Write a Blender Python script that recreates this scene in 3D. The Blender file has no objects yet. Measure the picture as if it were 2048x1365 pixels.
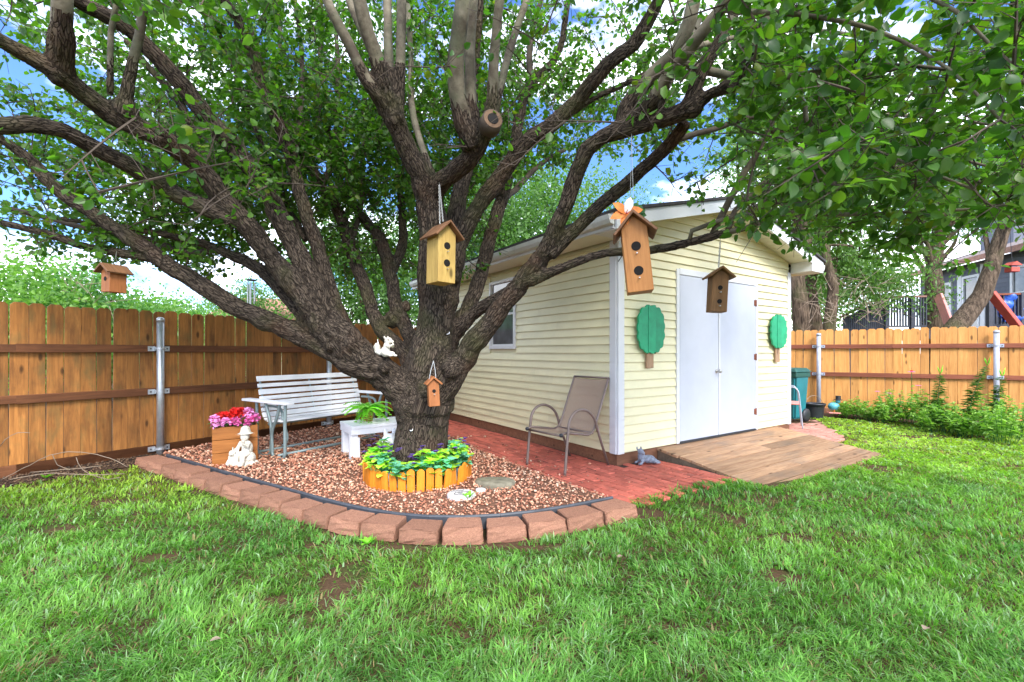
import bpy, bmesh, math, random
import numpy as np
from mathutils import Vector, Matrix, Euler

# ------------------------------------------------------------------ camera, sky, sun, exposure
R = math.radians
sc = bpy.context.scene
col = sc.collection
FPX, EYE, HOR = 908.0, 1.30, 705.0          # focal length in photo pixels, eye height in m, horizon row
cam_d = bpy.data.cameras.new('camera')
cam = bpy.data.objects.new('camera', cam_d)
col.objects.link(cam)
cam.location = (0, 0, EYE)
cam.rotation_euler = (R(90), 0, 0)
cam_d.sensor_width = 36.0
cam_d.lens = 36.0 * FPX / 2048.0
cam_d.shift_y = (HOR - 682.5) / 2048.0
cam_d.clip_start = 0.05
cam_d.clip_end = 800
sc.camera = cam

SUN_EL, SUN_AZ = R(40), R(160)              # azimuth from +Y towards +X: behind the camera, to the right
world = bpy.data.worlds.new('World')
sc.world = world
world.use_nodes = True
wn = world.node_tree
wn.nodes.clear()
w_out = wn.nodes.new('ShaderNodeOutputWorld')
w_bg = wn.nodes.new('ShaderNodeBackground')
w_sky = wn.nodes.new('ShaderNodeTexSky')
w_sky.sky_type = 'NISHITA'
w_sky.sun_disc = False
w_sky.sun_elevation = SUN_EL
w_sky.sun_rotation = SUN_AZ
w_sky.air_density = 1.0
w_sky.dust_density = 0.6
w_sky.ozone_density = 4.0
w_tc = wn.nodes.new('ShaderNodeTexCoord')
w_map = wn.nodes.new('ShaderNodeMapping')
w_map.inputs['Scale'].default_value = (1.0, 1.0, 2.2)
w_map.inputs['Location'].default_value = (0.85, 0.45, 0.3)
w_noise = wn.nodes.new('ShaderNodeTexNoise')
w_noise.inputs['Scale'].default_value = 2.6
w_noise.inputs['Detail'].default_value = 7.0
w_noise.inputs['Roughness'].default_value = 0.55
w_ramp = wn.nodes.new('ShaderNodeValToRGB')
w_ramp.color_ramp.elements[0].position = 0.44
w_ramp.color_ramp.elements[1].position = 0.59
w_mix = wn.nodes.new('ShaderNodeMix')
w_mix.data_type = 'RGBA'
w_mix.inputs['B'].default_value = (12.0, 12.4, 13.2, 1)
wn.links.new(w_tc.outputs['Generated'], w_map.inputs['Vector'])
wn.links.new(w_map.outputs['Vector'], w_noise.inputs['Vector'])
wn.links.new(w_noise.outputs['Fac'], w_ramp.inputs['Fac'])
wn.links.new(w_ramp.outputs['Color'], w_mix.inputs['Factor'])
w_deep = wn.nodes.new('ShaderNodeMix')
w_deep.data_type = 'RGBA'
w_deep.blend_type = 'MULTIPLY'
w_deep.inputs['Factor'].default_value = 1.0
w_deep.inputs['B'].default_value = (0.52, 0.66, 0.88, 1)
wn.links.new(w_sky.outputs['Color'], w_deep.inputs['A'])
wn.links.new(w_deep.outputs['Result'], w_mix.inputs['A'])
wn.links.new(w_mix.outputs['Result'], w_bg.inputs['Color'])
w_bg.inputs['Strength'].default_value = 0.15
wn.links.new(w_bg.outputs['Background'], w_out.inputs['Surface'])

sun_d = bpy.data.lights.new('sun', 'SUN')
sun_d.energy = 2.0
sun_d.angle = R(20)
sun_d.color = (1.0, 0.95, 0.87)
sun = bpy.data.objects.new('sun', sun_d)
col.objects.link(sun)
sun_dir = Vector((math.sin(SUN_AZ) * math.cos(SUN_EL), math.cos(SUN_AZ) * math.cos(SUN_EL), math.sin(SUN_EL)))
sun.rotation_euler = sun_dir.to_track_quat('Z', 'Y').to_euler()
sun.location = (6, -6, 12)

vs = sc.view_settings
vs.view_transform = 'Standard'
vs.look = 'None'
vs.exposure = 1.5
vs.gamma = 1.0
vs.use_curve_mapping = False
sc.render.engine = 'CYCLES'
sc.cycles.max_bounces = 6
sc.cycles.diffuse_bounces = 4
sc.cycles.transmission_bounces = 6
sc.cycles.transparent_max_bounces = 8
sc.cycles.sample_clamp_indirect = 6.0

# ------------------------------------------------------------------ helpers
rnd = random.Random(7)
rng = np.random.default_rng(11)


def at(x, y, Y):
    """a point of the yard at distance Y seen at photo position x, y"""
    return Vector(((x - 1024) / FPX * Y, Y, EYE + (HOR - y) / FPX * Y))


def gp(x, y, z=0.0):
    Y = (EYE - z) * FPX / (y - HOR)
    return Vector(((x - 1024) / FPX * Y, Y, z))


def ground_z(x, y):
    k = np.clip((np.asarray(x, float) - 1.5) / 4.0, 0, 1) * np.clip((8.5 - np.asarray(y, float)) / 3.0, 0, 1)
    return -0.09 * k


class MB:
    def __init__(self):
        self.v, self.f = [], []

    def add(self, vs_, fs_):
        b = len(self.v)
        self.v += [tuple(p) for p in vs_]
        self.f += [tuple(b + i for i in f) for f in fs_]
        return self

    def box(self, c, s, rot=None):
        hx, hy, hz = s[0] / 2, s[1] / 2, s[2] / 2
        pts = [Vector((x, y, z)) for z in (-hz, hz) for y in (-hy, hy) for x in (-hx, hx)]
        if rot is not None:
            m = rot if isinstance(rot, Matrix) else Euler(rot).to_matrix()
            pts = [m @ p for p in pts]
        c = Vector(c)
        return self.add([p + c for p in pts], [(0, 2, 3, 1), (4, 5, 7, 6), (0, 1, 5, 4), (2, 6, 7, 3), (0, 4, 6, 2), (1, 3, 7, 5)])

    def hexa(self, p):
        """p: bottom four then top four, both anticlockwise from above"""
        return self.add(p, [(3, 2, 1, 0), (4, 5, 6, 7), (0, 1, 5, 4), (1, 2, 6, 5), (2, 3, 7, 6), (3, 0, 4, 7)])

    def bar(self, a, b, w, h, up=(0, 0, 1)):
        a, b = Vector(a), Vector(b)
        d = (b - a)
        L = d.length
        d.normalize()
        u = Vector(up)
        s = d.cross(u)
        if s.length < 1e-5:
            s = d.cross(Vector((1, 0, 0)))
        s.normalize()
        u = s.cross(d)
        m = Matrix((d, -s, u)).transposed()
        return self.box((a + b) / 2, (L, w, h), m)

    def tube(self, pts, rad, n=8, cap=True):
        pts = [Vector(p) for p in pts]
        if not hasattr(rad, '__len__'):
            rad = [rad] * len(pts)
        t0 = (pts[1] - pts[0]).normalized()
        a = Vector((0, 0, 1)) if abs(t0.z) < .9 else Vector((1, 0, 0))
        u = t0.cross(a).normalized()
        b = len(self.v)
        for i, p in enumerate(pts):
            if i == 0:
                t = pts[1] - p
            elif i == len(pts) - 1:
                t = p - pts[i - 1]
            else:
                t = pts[i + 1] - pts[i - 1]
            t.normalize()
            u = (u - t * u.dot(t)).normalized()
            w = t.cross(u)
            for k in range(n):
                an = 2 * math.pi * k / n
                self.v.append(tuple(p + (u * math.cos(an) + w * math.sin(an)) * rad[i]))
        for i in range(len(pts) - 1):
            for k in range(n):
                k2 = (k + 1) % n
                self.f.append((b + i * n + k, b + i * n + k2, b + (i + 1) * n + k2, b + (i + 1) * n + k))
        if cap:
            self.f.append(tuple(b + k for k in reversed(range(n))))
            e = b + (len(pts) - 1) * n
            self.f.append(tuple(e + k for k in range(n)))
        return self

    def lathe(self, prof, n=16, c=(0, 0, 0), cap=True):
        b = len(self.v)
        for r, z in prof:
            for k in range(n):
                a = 2 * math.pi * k / n
                self.v.append((c[0] + r * math.cos(a), c[1] + r * math.sin(a), c[2] + z))
        for i in range(len(prof) - 1):
            for k in range(n):
                k2 = (k + 1) % n
                self.f.append((b + i * n + k, b + i * n + k2, b + (i + 1) * n + k2, b + (i + 1) * n + k))
        if cap:
            self.f.append(tuple(b + k for k in reversed(range(n))))
            e = b + (len(prof) - 1) * n
            self.f.append(tuple(e + k for k in range(n)))
        return self

    def prism(self, poly, axis, lo, hi):
        """outline poly (a,b) extruded along axis; x: (y,z) outline, y: (x,z), z: (x,y)"""
        def mk(p, t):
            return {'x': (t, p[0], p[1]), 'y': (p[0], t, p[1]), 'z': (p[0], p[1], t)}[axis]
        n = len(poly)
        vs_ = [mk(p, lo) for p in poly] + [mk(p, hi) for p in poly]
        fs_ = [tuple(range(n)), tuple(reversed(range(n, 2 * n)))]
        for i in range(n):
            j = (i + 1) % n
            fs_.append((i, n + i, n + j, j))
        return self.add(vs_, fs_)

    def ball(self, c, r, rot=None, nu=10, nv=7):
        if not hasattr(r, '__len__'):
            r = (r, r, r)
        m = Matrix.Identity(3) if rot is None else (rot if isinstance(rot, Matrix) else Euler(rot).to_matrix())
        c = Vector(c)
        vs_ = [c + m @ Vector((0, 0, -r[2]))]
        for i in range(1, nv):
            ph = -math.pi / 2 + math.pi * i / nv
            for k in range(nu):
                a = 2 * math.pi * k / nu
                vs_.append(c + m @ Vector((r[0] * math.cos(ph) * math.cos(a), r[1] * math.cos(ph) * math.sin(a), r[2] * math.sin(ph))))
        vs_.append(c + m @ Vector((0, 0, r[2])))
        fs_ = []
        for k in range(nu):
            fs_.append((0, 1 + (k + 1) % nu, 1 + k))
        for i in range(nv - 2):
            for k in range(nu):
                a, b = 1 + i * nu + k, 1 + i * nu + (k + 1) % nu
                fs_.append((a, b, b + nu, a + nu))
        t = len(vs_) - 1
        o = 1 + (nv - 2) * nu
        for k in range(nu):
            fs_.append((o + k, o + (k + 1) % nu, t))
        return self.add(vs_, fs_)

    def mesh(self, name, bevel=0.0, smooth=False, seg=1):
        me = bpy.data.meshes.new(name)
        me.from_pydata(self.v, [], self.f)
        bm = bmesh.new()
        bm.from_mesh(me)
        bmesh.ops.recalc_face_normals(bm, faces=bm.faces)
        if bevel:
            ed = [e for e in bm.edges if len(e.link_faces) == 2 and e.calc_face_angle(0) > 0.6]
            bmesh.ops.bevel(bm, geom=ed, offset=bevel, segments=seg, affect='EDGES', clamp_overlap=True)
        bm.to_mesh(me)
        bm.free()
        if smooth:
            me.shade_smooth()
        return me

    def build(self, name, mat, parent=None, bevel=0.0, smooth=False, seg=1):
        return link(name, self.mesh(name, bevel, smooth, seg), mat, parent)


def link(name, me, mat, parent=None):
    o = bpy.data.objects.new(name, me)
    if mat is not None and len(me.materials) == 0:
        me.materials.append(mat)
    col.objects.link(o)
    if parent is not None:
        o.parent = parent
    return o


def keep(o, root):
    """parent a mesh built in yard coordinates to a root that is only translated or turned about z"""
    o.parent = root
    m = Matrix.Translation(root.location) @ root.rotation_euler.to_matrix().to_4x4()
    o.matrix_parent_inverse = m.inverted()
    return o


def tag(o, label, cat, group=None):
    o['label'] = label
    o['category'] = cat
    if group:
        o['group'] = group
    return o


def thing(name, label, cat, loc=(0, 0, 0), rz=0.0, group=None, rot=None):
    o = bpy.data.objects.new(name, None)
    o.empty_display_size = 0.1
    col.objects.link(o)
    o.location = loc
    o.rotation_euler = rot if rot is not None else (0, 0, rz)
    return tag(o, label, cat, group)


def kind(o, k):
    o['kind'] = k
    return o


def np_mesh(name, V, faces4=None, faces3=None, colors=None, smooth=False):
    me = bpy.data.meshes.new(name)
    V = np.asarray(V, np.float32)
    me.vertices.add(len(V))
    me.vertices.foreach_set('co', V.ravel())
    n4 = 0 if faces4 is None else len(faces4)
    n3 = 0 if faces3 is None else len(faces3)
    idx, st = [], []
    if n4:
        idx.append(np.asarray(faces4, np.int32).ravel())
        st.append(np.arange(n4, dtype=np.int32) * 4)
    if n3:
        idx.append(np.asarray(faces3, np.int32).ravel())
        st.append(n4 * 4 + np.arange(n3, dtype=np.int32) * 3)
    idx = np.concatenate(idx)
    st = np.concatenate(st)
    me.loops.add(len(idx))
    me.loops.foreach_set('vertex_index', idx)
    me.polygons.add(n4 + n3)
    me.polygons.foreach_set('loop_start', st)
    if colors is not None:
        a = me.color_attributes.new('Col', 'FLOAT_COLOR', 'POINT')
        c = np.ones((len(V), 4), np.float32)
        c[:, :3] = colors
        a.data.foreach_set('color', c.ravel())
    me.update(calc_edges=True)
    me.validate()
    if smooth:
        me.shade_smooth()
    return me


def unit(a):
    return a / np.maximum(np.linalg.norm(a, axis=-1, keepdims=True), 1e-9)


def leaf_mesh(name, P, D, U, L, W, C, fold=0.18, curl=0.15):
    """many two-quad folded leaves: base P, direction D, side U, length L, width W, colour C"""
    n = len(P)
    D = unit(D)
    U = unit(U - D * np.sum(U * D, 1, keepdims=True))
    N = np.cross(D, U)
    L = L[:, None]
    W = W[:, None]
    V = np.empty((n, 6, 3), np.float32)
    V[:, 0] = P
    V[:, 1] = P + D * L * .28 + U * W * .47 + N * W * fold
    V[:, 2] = P + D * L * .68 + U * W * .40 + N * W * fold * .7 - N * L * curl * .4
    V[:, 3] = P + D * L - N * L * curl
    V[:, 4] = P + D * L * .68 - U * W * .40 + N * W * fold * .7 - N * L * curl * .4
    V[:, 5] = P + D * L * .28 - U * W * .47 + N * W * fold
    b = np.arange(n)[:, None] * 6
    F = np.concatenate([b + np.array([[0, 1, 2, 3]]), b + np.array([[0, 3, 4, 5]])], 0)
    return np_mesh(name, V.reshape(-1, 3), faces4=F, colors=np.repeat(C, 6, 0))


_grids = {}


def vnoise(x, y, scale, seed=0):
    """smooth value noise on the ground plane, 0..1"""
    if seed not in _grids:
        _grids[seed] = np.random.default_rng(seed + 100).random((64, 64))
    g = _grids[seed]
    x = np.asarray(x, float) * scale + 1000.0
    y = np.asarray(y, float) * scale + 1000.0
    xi, yi = np.floor(x).astype(int), np.floor(y).astype(int)
    fx, fy = x - xi, y - yi
    fx, fy = fx * fx * (3 - 2 * fx), fy * fy * (3 - 2 * fy)
    a, b = g[xi % 64, yi % 64], g[(xi + 1) % 64, yi % 64]
    c, d = g[xi % 64, (yi + 1) % 64], g[(xi + 1) % 64, (yi + 1) % 64]
    return (a * (1 - fx) + b * fx) * (1 - fy) + (c * (1 - fx) + d * fx) * fy


def remeshed(mb, voxel, smooth_iter=2, name='blob'):
    me = mb.mesh(name)
    o = bpy.data.objects.new(name, me)
    col.objects.link(o)
    m = o.modifiers.new('r', 'REMESH')
    m.mode = 'VOXEL'
    m.voxel_size = voxel
    s = o.modifiers.new('s', 'SMOOTH')
    s.factor = 0.5
    s.iterations = smooth_iter
    dg = bpy.context.evaluated_depsgraph_get()
    out = bpy.data.meshes.new_from_object(o.evaluated_get(dg))
    bpy.data.objects.remove(o)
    bpy.data.meshes.remove(me)
    out.name = name
    out.shade_smooth()
    return out


# ------------------------------------------------------------------ materials
class NT:
    def __init__(self, name):
        self.m = bpy.data.materials.new(name)
        self.m.use_nodes = True
        self.t = self.m.node_tree
        self.b = self.t.nodes['Principled BSDF']
        self.out = self.t.nodes['Material Output']

    def n(self, typ, **kw):
        nd = self.t.nodes.new('ShaderNode' + typ)
        for k, v in kw.items():
            key = k.replace('_', ' ')
            if key in nd.inputs:
                s = nd.inputs[key]
                if isinstance(v, bpy.types.NodeSocket):
                    self.t.links.new(v, s)
                else:
                    s.default_value = v
            else:
                setattr(nd, k, v)
        return nd

    def l(self, a, b):
        self.t.links.new(a, b)

    def ramp(self, fac, stops, interp='LINEAR'):
        r = self.t.nodes.new('ShaderNodeValToRGB')
        r.color_ramp.interpolation = interp
        e = r.color_ramp.elements
        while len(e) < len(stops):
            e.new(0.5)
        for i, (p, c) in enumerate(stops):
            e[i].position = p
            if not hasattr(c, '__len__'):
                c = (c, c, c)
            e[i].color = (c[0], c[1], c[2], 1)
        self.l(fac, r.inputs['Fac'])
        return r.outputs['Color']

    def mix(self, a, b, fac, mode='MIX'):
        m = self.t.nodes.new('ShaderNodeMix')
        m.data_type = 'RGBA'
        m.blend_type = mode
        for v, k in ((fac, 'Factor'), (a, 'A'), (b, 'B')):
            s = [i for i in m.inputs if i.name == k and (i.type == 'RGBA' or k == 'Factor' and i.type == 'VALUE')][0]
            if isinstance(v, bpy.types.NodeSocket):
                self.l(v, s)
            elif k == 'Factor':
                s.default_value = v
            else:
                s.default_value = (v[0], v[1], v[2], 1)
        return [o for o in m.outputs if o.type == 'RGBA'][0]

    def coords(self, scale=(1, 1, 1), src='Object', rand=True):
        tc = self.n('TexCoord')
        v = tc.outputs[src]
        if rand:
            oi = self.n('ObjectInfo')
            sc_ = self.n('VectorMath', operation='SCALE')
            cm = self.n('CombineXYZ')
            mu = self.n('Math', operation='MULTIPLY')
            mu.inputs[1].default_value = 37.0
            self.l(oi.outputs['Random'], mu.inputs[0])
            for k in 'XYZ':
                self.l(mu.outputs[0], cm.inputs[k])
            ad = self.n('VectorMath', operation='ADD')
            self.l(v, ad.inputs[0])
            self.l(cm.outputs[0], ad.inputs[1])
            v = ad.outputs[0]
        mp = self.n('Mapping')
        mp.inputs['Scale'].default_value = scale
        self.l(v, mp.inputs['Vector'])
        return mp.outputs['Vector']

    def noise(self, vec, scale, detail=5, rough=.55, dist=0.0):
        nd = self.n('TexNoise', Scale=scale, Detail=detail, Roughness=rough, Distortion=dist)
        self.l(vec, nd.inputs['Vector'])
        return nd.outputs['Fac']

    def bump(self, h, strength, dist=0.01):
        b = self.n('Bump', Strength=strength, Distance=dist)
        self.l(h, b.inputs['Height'])
        self.l(b.outputs['Normal'], self.b.inputs['Normal'])
        return b

    def rand_tint(self, c, lo=.8, hi=1.2):
        oi = self.n('ObjectInfo')
        mr = self.n('MapRange')
        mr.inputs['To Min'].default_value = lo
        mr.inputs['To Max'].default_value = hi
        self.l(oi.outputs['Random'], mr.inputs['Value'])
        cm = self.n('CombineColor')
        for k in ('Red', 'Green', 'Blue'):
            self.l(mr.outputs['Result'], cm.inputs[k])
        return self.mix(c, cm.outputs['Color'], 1.0, 'MULTIPLY')

    def base(self, c, rough=.6, spec=.4, metal=0.0):
        if isinstance(c, bpy.types.NodeSocket):
            self.l(c, self.b.inputs['Base Color'])
        else:
            self.b.inputs['Base Color'].default_value = (c[0], c[1], c[2], 1)
        self.b.inputs['Roughness'].default_value = rough
        self.b.inputs['Specular IOR Level'].default_value = spec
        self.b.inputs['Metallic'].default_value = metal
        return self.m


def simple(name, c, rough=.6, var=.25, scale=9, bump=.15, metal=0.0, tint=0.0, spec=.4, dirt=None):
    t = NT(name)
    v = t.coords((1, 1, 1))
    f = t.noise(v, scale, 6)
    lo = [k * (1 - var) for k in c]
    hi = [min(1, k * (1 + var)) for k in c]
    cc = t.ramp(f, [(.25, lo), (.75, hi)])
    if dirt:
        f2 = t.noise(v, scale * .35, 8, .65)
        cc = t.mix(cc, dirt, t.ramp(f2, [(.52, 0.0), (.72, .75)]))
    if tint:
        cc = t.rand_tint(cc, 1 - tint, 1 + tint)
    if bump:
        t.bump(t.noise(v, scale * 4, 5), bump, .004)
    return t.base(cc, rough, spec, metal)


def wood(name, c1, c2, axis='Z', tint=.2, rough=.7, knots=True, dark=None, grain=1.0, stain=.5, mossy=None):
    t = NT(name)
    st = {'X': (1.2, 16, 16), 'Y': (16, 1.2, 16), 'Z': (16, 16, 1.2)}[axis]
    v = t.coords(tuple(k * grain for k in st))
    f = t.noise(v, 1.6, 7, .6, .8)
    cc = t.ramp(f, [(.3, c1), (.72, c2)])
    fine = t.noise(v, 7, 4, .6)
    cc = t.mix(cc, [k * .55 for k in c1], t.ramp(fine, [(.55, 0.0), (.8, .6)]))
    v2 = t.coords((2.4, 2.4, 1.0) if axis == 'Z' else (1.0, 2.4, 2.4))
    f2 = t.noise(v2, 1.7, 6, .6)
    cc = t.mix(cc, dark or [k * .45 for k in c1], t.ramp(f2, [(.5, 0.0), (.75, stain)]))
    if mossy:
        cc = t.mix(cc, mossy, t.ramp(t.noise(v2, 2.9, 7, .6), [(.52, 0.0), (.7, .7)]))
    if knots:
        kv = {'X': (2.4, 7, 7), 'Y': (7, 2.4, 7), 'Z': (7, 7, 2.6)}[axis]
        vo = t.n('TexVoronoi', Scale=1.0)
        t.l(t.coords(kv), vo.inputs['Vector'])
        cc = t.mix(cc, [k * .22 for k in c1], t.ramp(vo.outputs['Distance'], [(.07, .85), (.16, 0.0)]))
    if tint:
        cc = t.rand_tint(cc, 1 - tint, 1 + tint)
    t.bump(t.mix(f, fine, .6), .35, .004)
    return t.base(cc, rough, .3)


def foliage(name, rough=.45, trans=.35, tcol=(1.5, 1.9, .6), spec=.5):
    t = NT(name)
    at_ = t.n('Attribute', attribute_name='Col')
    c = at_.outputs['Color']
    t.base(c, rough, spec)
    tr = t.n('BsdfTranslucent')
    t.l(t.mix(c, tcol, 1.0, 'MULTIPLY'), tr.inputs['Color'])
    mx = t.n('MixShader')
    mx.inputs[0].default_value = trans
    t.l(t.b.outputs[0], mx.inputs[1])
    t.l(tr.outputs[0], mx.inputs[2])
    t.l(mx.outputs[0], t.out.inputs['Surface'])
    return t.m


def solid_leaf(name, c, rough=.5, trans=.3, tint=.15):
    t = NT(name)
    cc = t.rand_tint(t.ramp(t.noise(t.coords(), 6, 3), [(.3, [k * .75 for k in c]), (.7, [k * 1.25 for k in c])]), 1 - tint, 1 + tint)
    t.base(cc, rough, .4)
    tr = t.n('BsdfTranslucent')
    t.l(t.mix(cc, (1.4, 1.7, .7), 1.0, 'MULTIPLY'), tr.inputs['Color'])
    mx = t.n('MixShader')
    mx.inputs[0].default_value = trans
    t.l(t.b.outputs[0], mx.inputs[1])
    t.l(tr.outputs[0], mx.inputs[2])
    t.l(mx.outputs[0], t.out.inputs['Surface'])
    return t.m


def ground_mat():
    t = NT('soil and turf')
    v = t.coords(rand=False)
    f = t.noise(v, 3.0, 8, .6)
    fine = t.noise(v, 60, 5, .7)
    soil = t.ramp(fine, [(.3, (.045, .026, .015)), (.7, (.13, .078, .045))])
    turf = t.ramp(fine, [(.3, (.02, .035, .008)), (.7, (.06, .10, .02))])
    cc = t.mix(turf, soil, t.ramp(f, [(.36, 0.0), (.5, 1.0)]))
    t.bump(fine, .6, .015)
    return t.base(cc, .95, .1)


def bark_mat():
    t = NT('fissured bark')
    at_ = t.n('Attribute', attribute_name='bark')
    mp = t.n('Mapping')
    mp.inputs['Scale'].default_value = (1, 1, .22)
    t.l(at_.outputs['Vector'], mp.inputs['Vector'])
    v = mp.outputs['Vector']
    warp = t.noise(v, 14, 3)
    vo = t.n('TexVoronoi', Scale=58.0, feature='DISTANCE_TO_EDGE')
    ad = t.n('VectorMath', operation='ADD')
    sc_ = t.n('VectorMath', operation='SCALE')
    nz = t.n('TexNoise', Scale=22.0, Detail=3.0)
    t.l(v, nz.inputs['Vector'])
    t.l(nz.outputs['Color'], sc_.inputs[0])
    sc_.inputs['Scale'].default_value = .05
    t.l(v, ad.inputs[0])
    t.l(sc_.outputs[0], ad.inputs[1])
    t.l(ad.outputs[0], vo.inputs['Vector'])
    ridge = t.ramp(vo.outputs['Distance'], [(.01, 0.0), (.15, 1.0)])
    n2 = t.noise(v, 60, 5, .65)
    cc = t.ramp(n2, [(.3, (.045, .033, .024)), (.75, (.135, .102, .075))])
    cc = t.mix((.018, .012, .009), cc, ridge)
    tco = t.coords(rand=False)
    big = t.noise(tco, 2.2, 6, .6)
    cc = t.mix(cc, (.085, .088, .03), t.ramp(big, [(.5, 0.0), (.72, .55)]))       # greenish lichen
    cc = t.mix(cc, (.10, .045, .022), t.ramp(t.noise(tco, 1.6, 5, .6), [(.55, 0.0), (.75, .5)]))
    h = t.mix(ridge, n2, .35)
    t.bump(h, .9, .02)
    return t.base(cc, .9, .2)


def bark_pale_mat():
    t = NT('smooth young bark')
    v = t.coords((1, 1, 1), rand=False)
    n1 = t.noise(v, 9, 6, .6)
    cc = t.ramp(n1, [(.3, (.075, .058, .038)), (.7, (.24, .205, .145))])
    cc = t.mix(cc, (.055, .04, .028), t.ramp(t.noise(v, 3.5, 7, .65), [(.5, 0.0), (.62, .85)]))
    cc = t.mix(cc, (.03, .02, .012), t.ramp(t.noise(v, 38, 4, .6), [(.6, 0.0), (.75, .8)]))
    cc = t.mix(cc, (.11, .13, .07), t.ramp(t.noise(v, 5, 4, .6), [(.5, 0.0), (.7, .5)]))
    t.bump(t.noise(v, 55, 5), .35, .006)
    return t.base(cc, .75, .3)


M = {}
M['ground'] = ground_mat()
M['bark'] = bark_mat()
M['bark_pale'] = bark_pale_mat()
M['twig'] = simple('twig bark', (.075, .055, .04), .85, .3, 12, .2)
M['leaf'] = foliage('pear leaf', .40, .50)
M['far_leaf'] = foliage('far foliage', .5, .4)
M['grass'] = foliage('grass blade', .6, .4, (1.5, 1.8, .5), .18)
M['fence_l'] = wood('stained shade-toned cedar picket', (.20, .076, .018), (.45, .19, .048), 'Z', .28, .65, True, (.085, .036, .013), 1.0, .85, (.15, .10, .032))  # brown stain, with the canopy's shade also put into the colours
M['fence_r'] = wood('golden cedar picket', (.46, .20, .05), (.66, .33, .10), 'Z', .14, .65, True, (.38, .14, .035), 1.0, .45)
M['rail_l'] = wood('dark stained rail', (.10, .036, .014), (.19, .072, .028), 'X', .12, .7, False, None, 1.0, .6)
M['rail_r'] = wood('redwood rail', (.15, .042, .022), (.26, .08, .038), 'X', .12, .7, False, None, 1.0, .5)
M['galv'] = simple('galvanised steel', (.56, .58, .60), .42, .16, 14, .08, .75, 0, .5)
M['galv_r'] = simple('painted steel post', (.36, .38, .44), .45, .12, 14, .06, .2)
M['siding'] = simple('cream vinyl siding', (.74, .675, .42), .42, .06, 3, .03, 0, .03, .4, (.62, .57, .36))
M['siding_core'] = simple('cream sheathing', (.70, .64, .40), .6, .05)
M['white_trim'] = simple('white vinyl trim', (.66, .66, .67), .4, .04, 4, .03)
M['door_white'] = simple('white painted door', (.50, .52, .585), .42, .04, 5, .05)
M['soffit'] = simple('vinyl soffit', (.72, .69, .56), .5, .05, 4, .03, 0, .02)
M['roof'] = simple('dark roof shingle', (.05, .045, .045), .9, .4, 30, .5)
M['gutter'] = simple('weathered gutter', (.62, .62, .58), .45, .12, 5, .05, 0, 0, .4, (.30, .29, .25))
M['skirt'] = wood('brown skirt board', (.16, .07, .038), (.28, .125, .066), 'X', .15, .8, True, None, 1.0, .6)
M['deck'] = wood('weathered ramp plank', (.25, .135, .072), (.46, .285, .165), 'X', .30, .75, True, (.17, .13, .10), 1.0, .8)
M['deck_dark'] = wood('ramp side board', (.13, .09, .06), (.22, .16, .11), 'X', .1, .85)
M['paver'] = simple('red painted paver', (.50, .125, .085), .8, .25, 10, .35, 0, .2, .25, (.20, .075, .055))
M['paver_pink'] = simple('pink brick paver', (.48, .22, .17), .85, .22, 14, .35, 0, .16, .25, (.36, .26, .20))
M['joint'] = simple('sandy joint soil', (.055, .030, .022), .95, .35, 40, .4)
M['block'] = simple('red concrete block', (.31, .155, .10), .95, .45, 30, 1.0, 0, .16, .2, (.20, .085, .058))
M['plastic_black'] = simple('black plastic', (.025, .027, .032), .45, .2, 10, .1)
M['plastic_edge'] = simple('dusty black edging', (.05, .056, .068), .55, .3, 14, .15)
M['dark'] = simple('dark interior', (.012, .010, .009), .9, .2, 6, 0)
M['white_paint'] = simple('white painted wood', (.86, .86, .88), .5, .04, 9, .2, 0, .03, .4, (.74, .74, .75))
M['frame_green'] = simple('grey green steel tube', (.22, .28, .28), .45, .2, 10, .1, .2)
M['stone_white'] = simple('cast stone', (.66, .62, .53), .85, .25, 30, 1.0, 0, 0, .2, (.30, .26, .19))
M['stone_grey'] = simple('blue grey cast stone', (.20, .22, .27), .8, .45, 35, .7, 0, 0, .3, (.09, .09, .10))
M['stone_moss'] = simple('mossy flat stone', (.20, .18, .13), .9, .4, 14, .7, 0, 0, .2, (.10, .11, .045))
M['stone_pale'] = simple('pale plaque stone', (.56, .53, .53), .85, .14, 25, .3)
M['planter'] = wood('orange stained planter', (.24, .085, .018), (.40, .15, .036), 'X', .10, .5, False, (.20, .07, .018), .8, .5)
M['edge_picket'] = wood('orange edging picket', (.56, .17, .010), (.72, .26, .022), 'Z', .22, .55, True, (.45, .14, .02), 1.0, .4)
M['chair_frame'] = simple('taupe powder coated tube', (.20, .15, .13), .4, .12, 10, .05, .3)
M['sling'] = None
M['bh_gold'] = wood('golden pine birdhouse', (.40, .25, .065), (.62, .42, .13), 'Z', 0, .6, True, (.24, .13, .035), 1.3, .5)
M['bh_orange'] = wood('orange cedar birdhouse', (.34, .135, .035), (.50, .22, .065), 'Z', 0, .6, False, (.25, .09, .025), 1.0, .4)
M['bh_brown'] = wood('brown cedar birdhouse', (.15, .075, .028), (.28, .14, .055), 'Z', 0, .65, True, (.08, .04, .018), 1.2, .6)
M['bh_red'] = wood('reddish cedar birdhouse', (.27, .095, .03), (.40, .15, .052), 'Z', 0, .6, False, None, 1.2, .5)
M['bh_roof'] = wood('brown birdhouse roof', (.14, .065, .03), (.26, .125, .058), 'X', 0, .65, False, None, 1.2, .5)
M['hole'] = simple('dark hole', (.008, .006, .005), .9, .1, 5, 0)
M['chain'] = simple('steel chain', (.50, .49, .46), .4, .1, 9, 0, .7)
M['sign_green'] = simple('green painted board', (.010, .30, .135), .5, .18, 12, .2, 0, .08, .4, (.006, .22, .09))
M['sign_trunk'] = wood('bare board trunk', (.34, .20, .115), (.48, .32, .20), 'Z', .05, .75, True, None, 1.2, .4)
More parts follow.
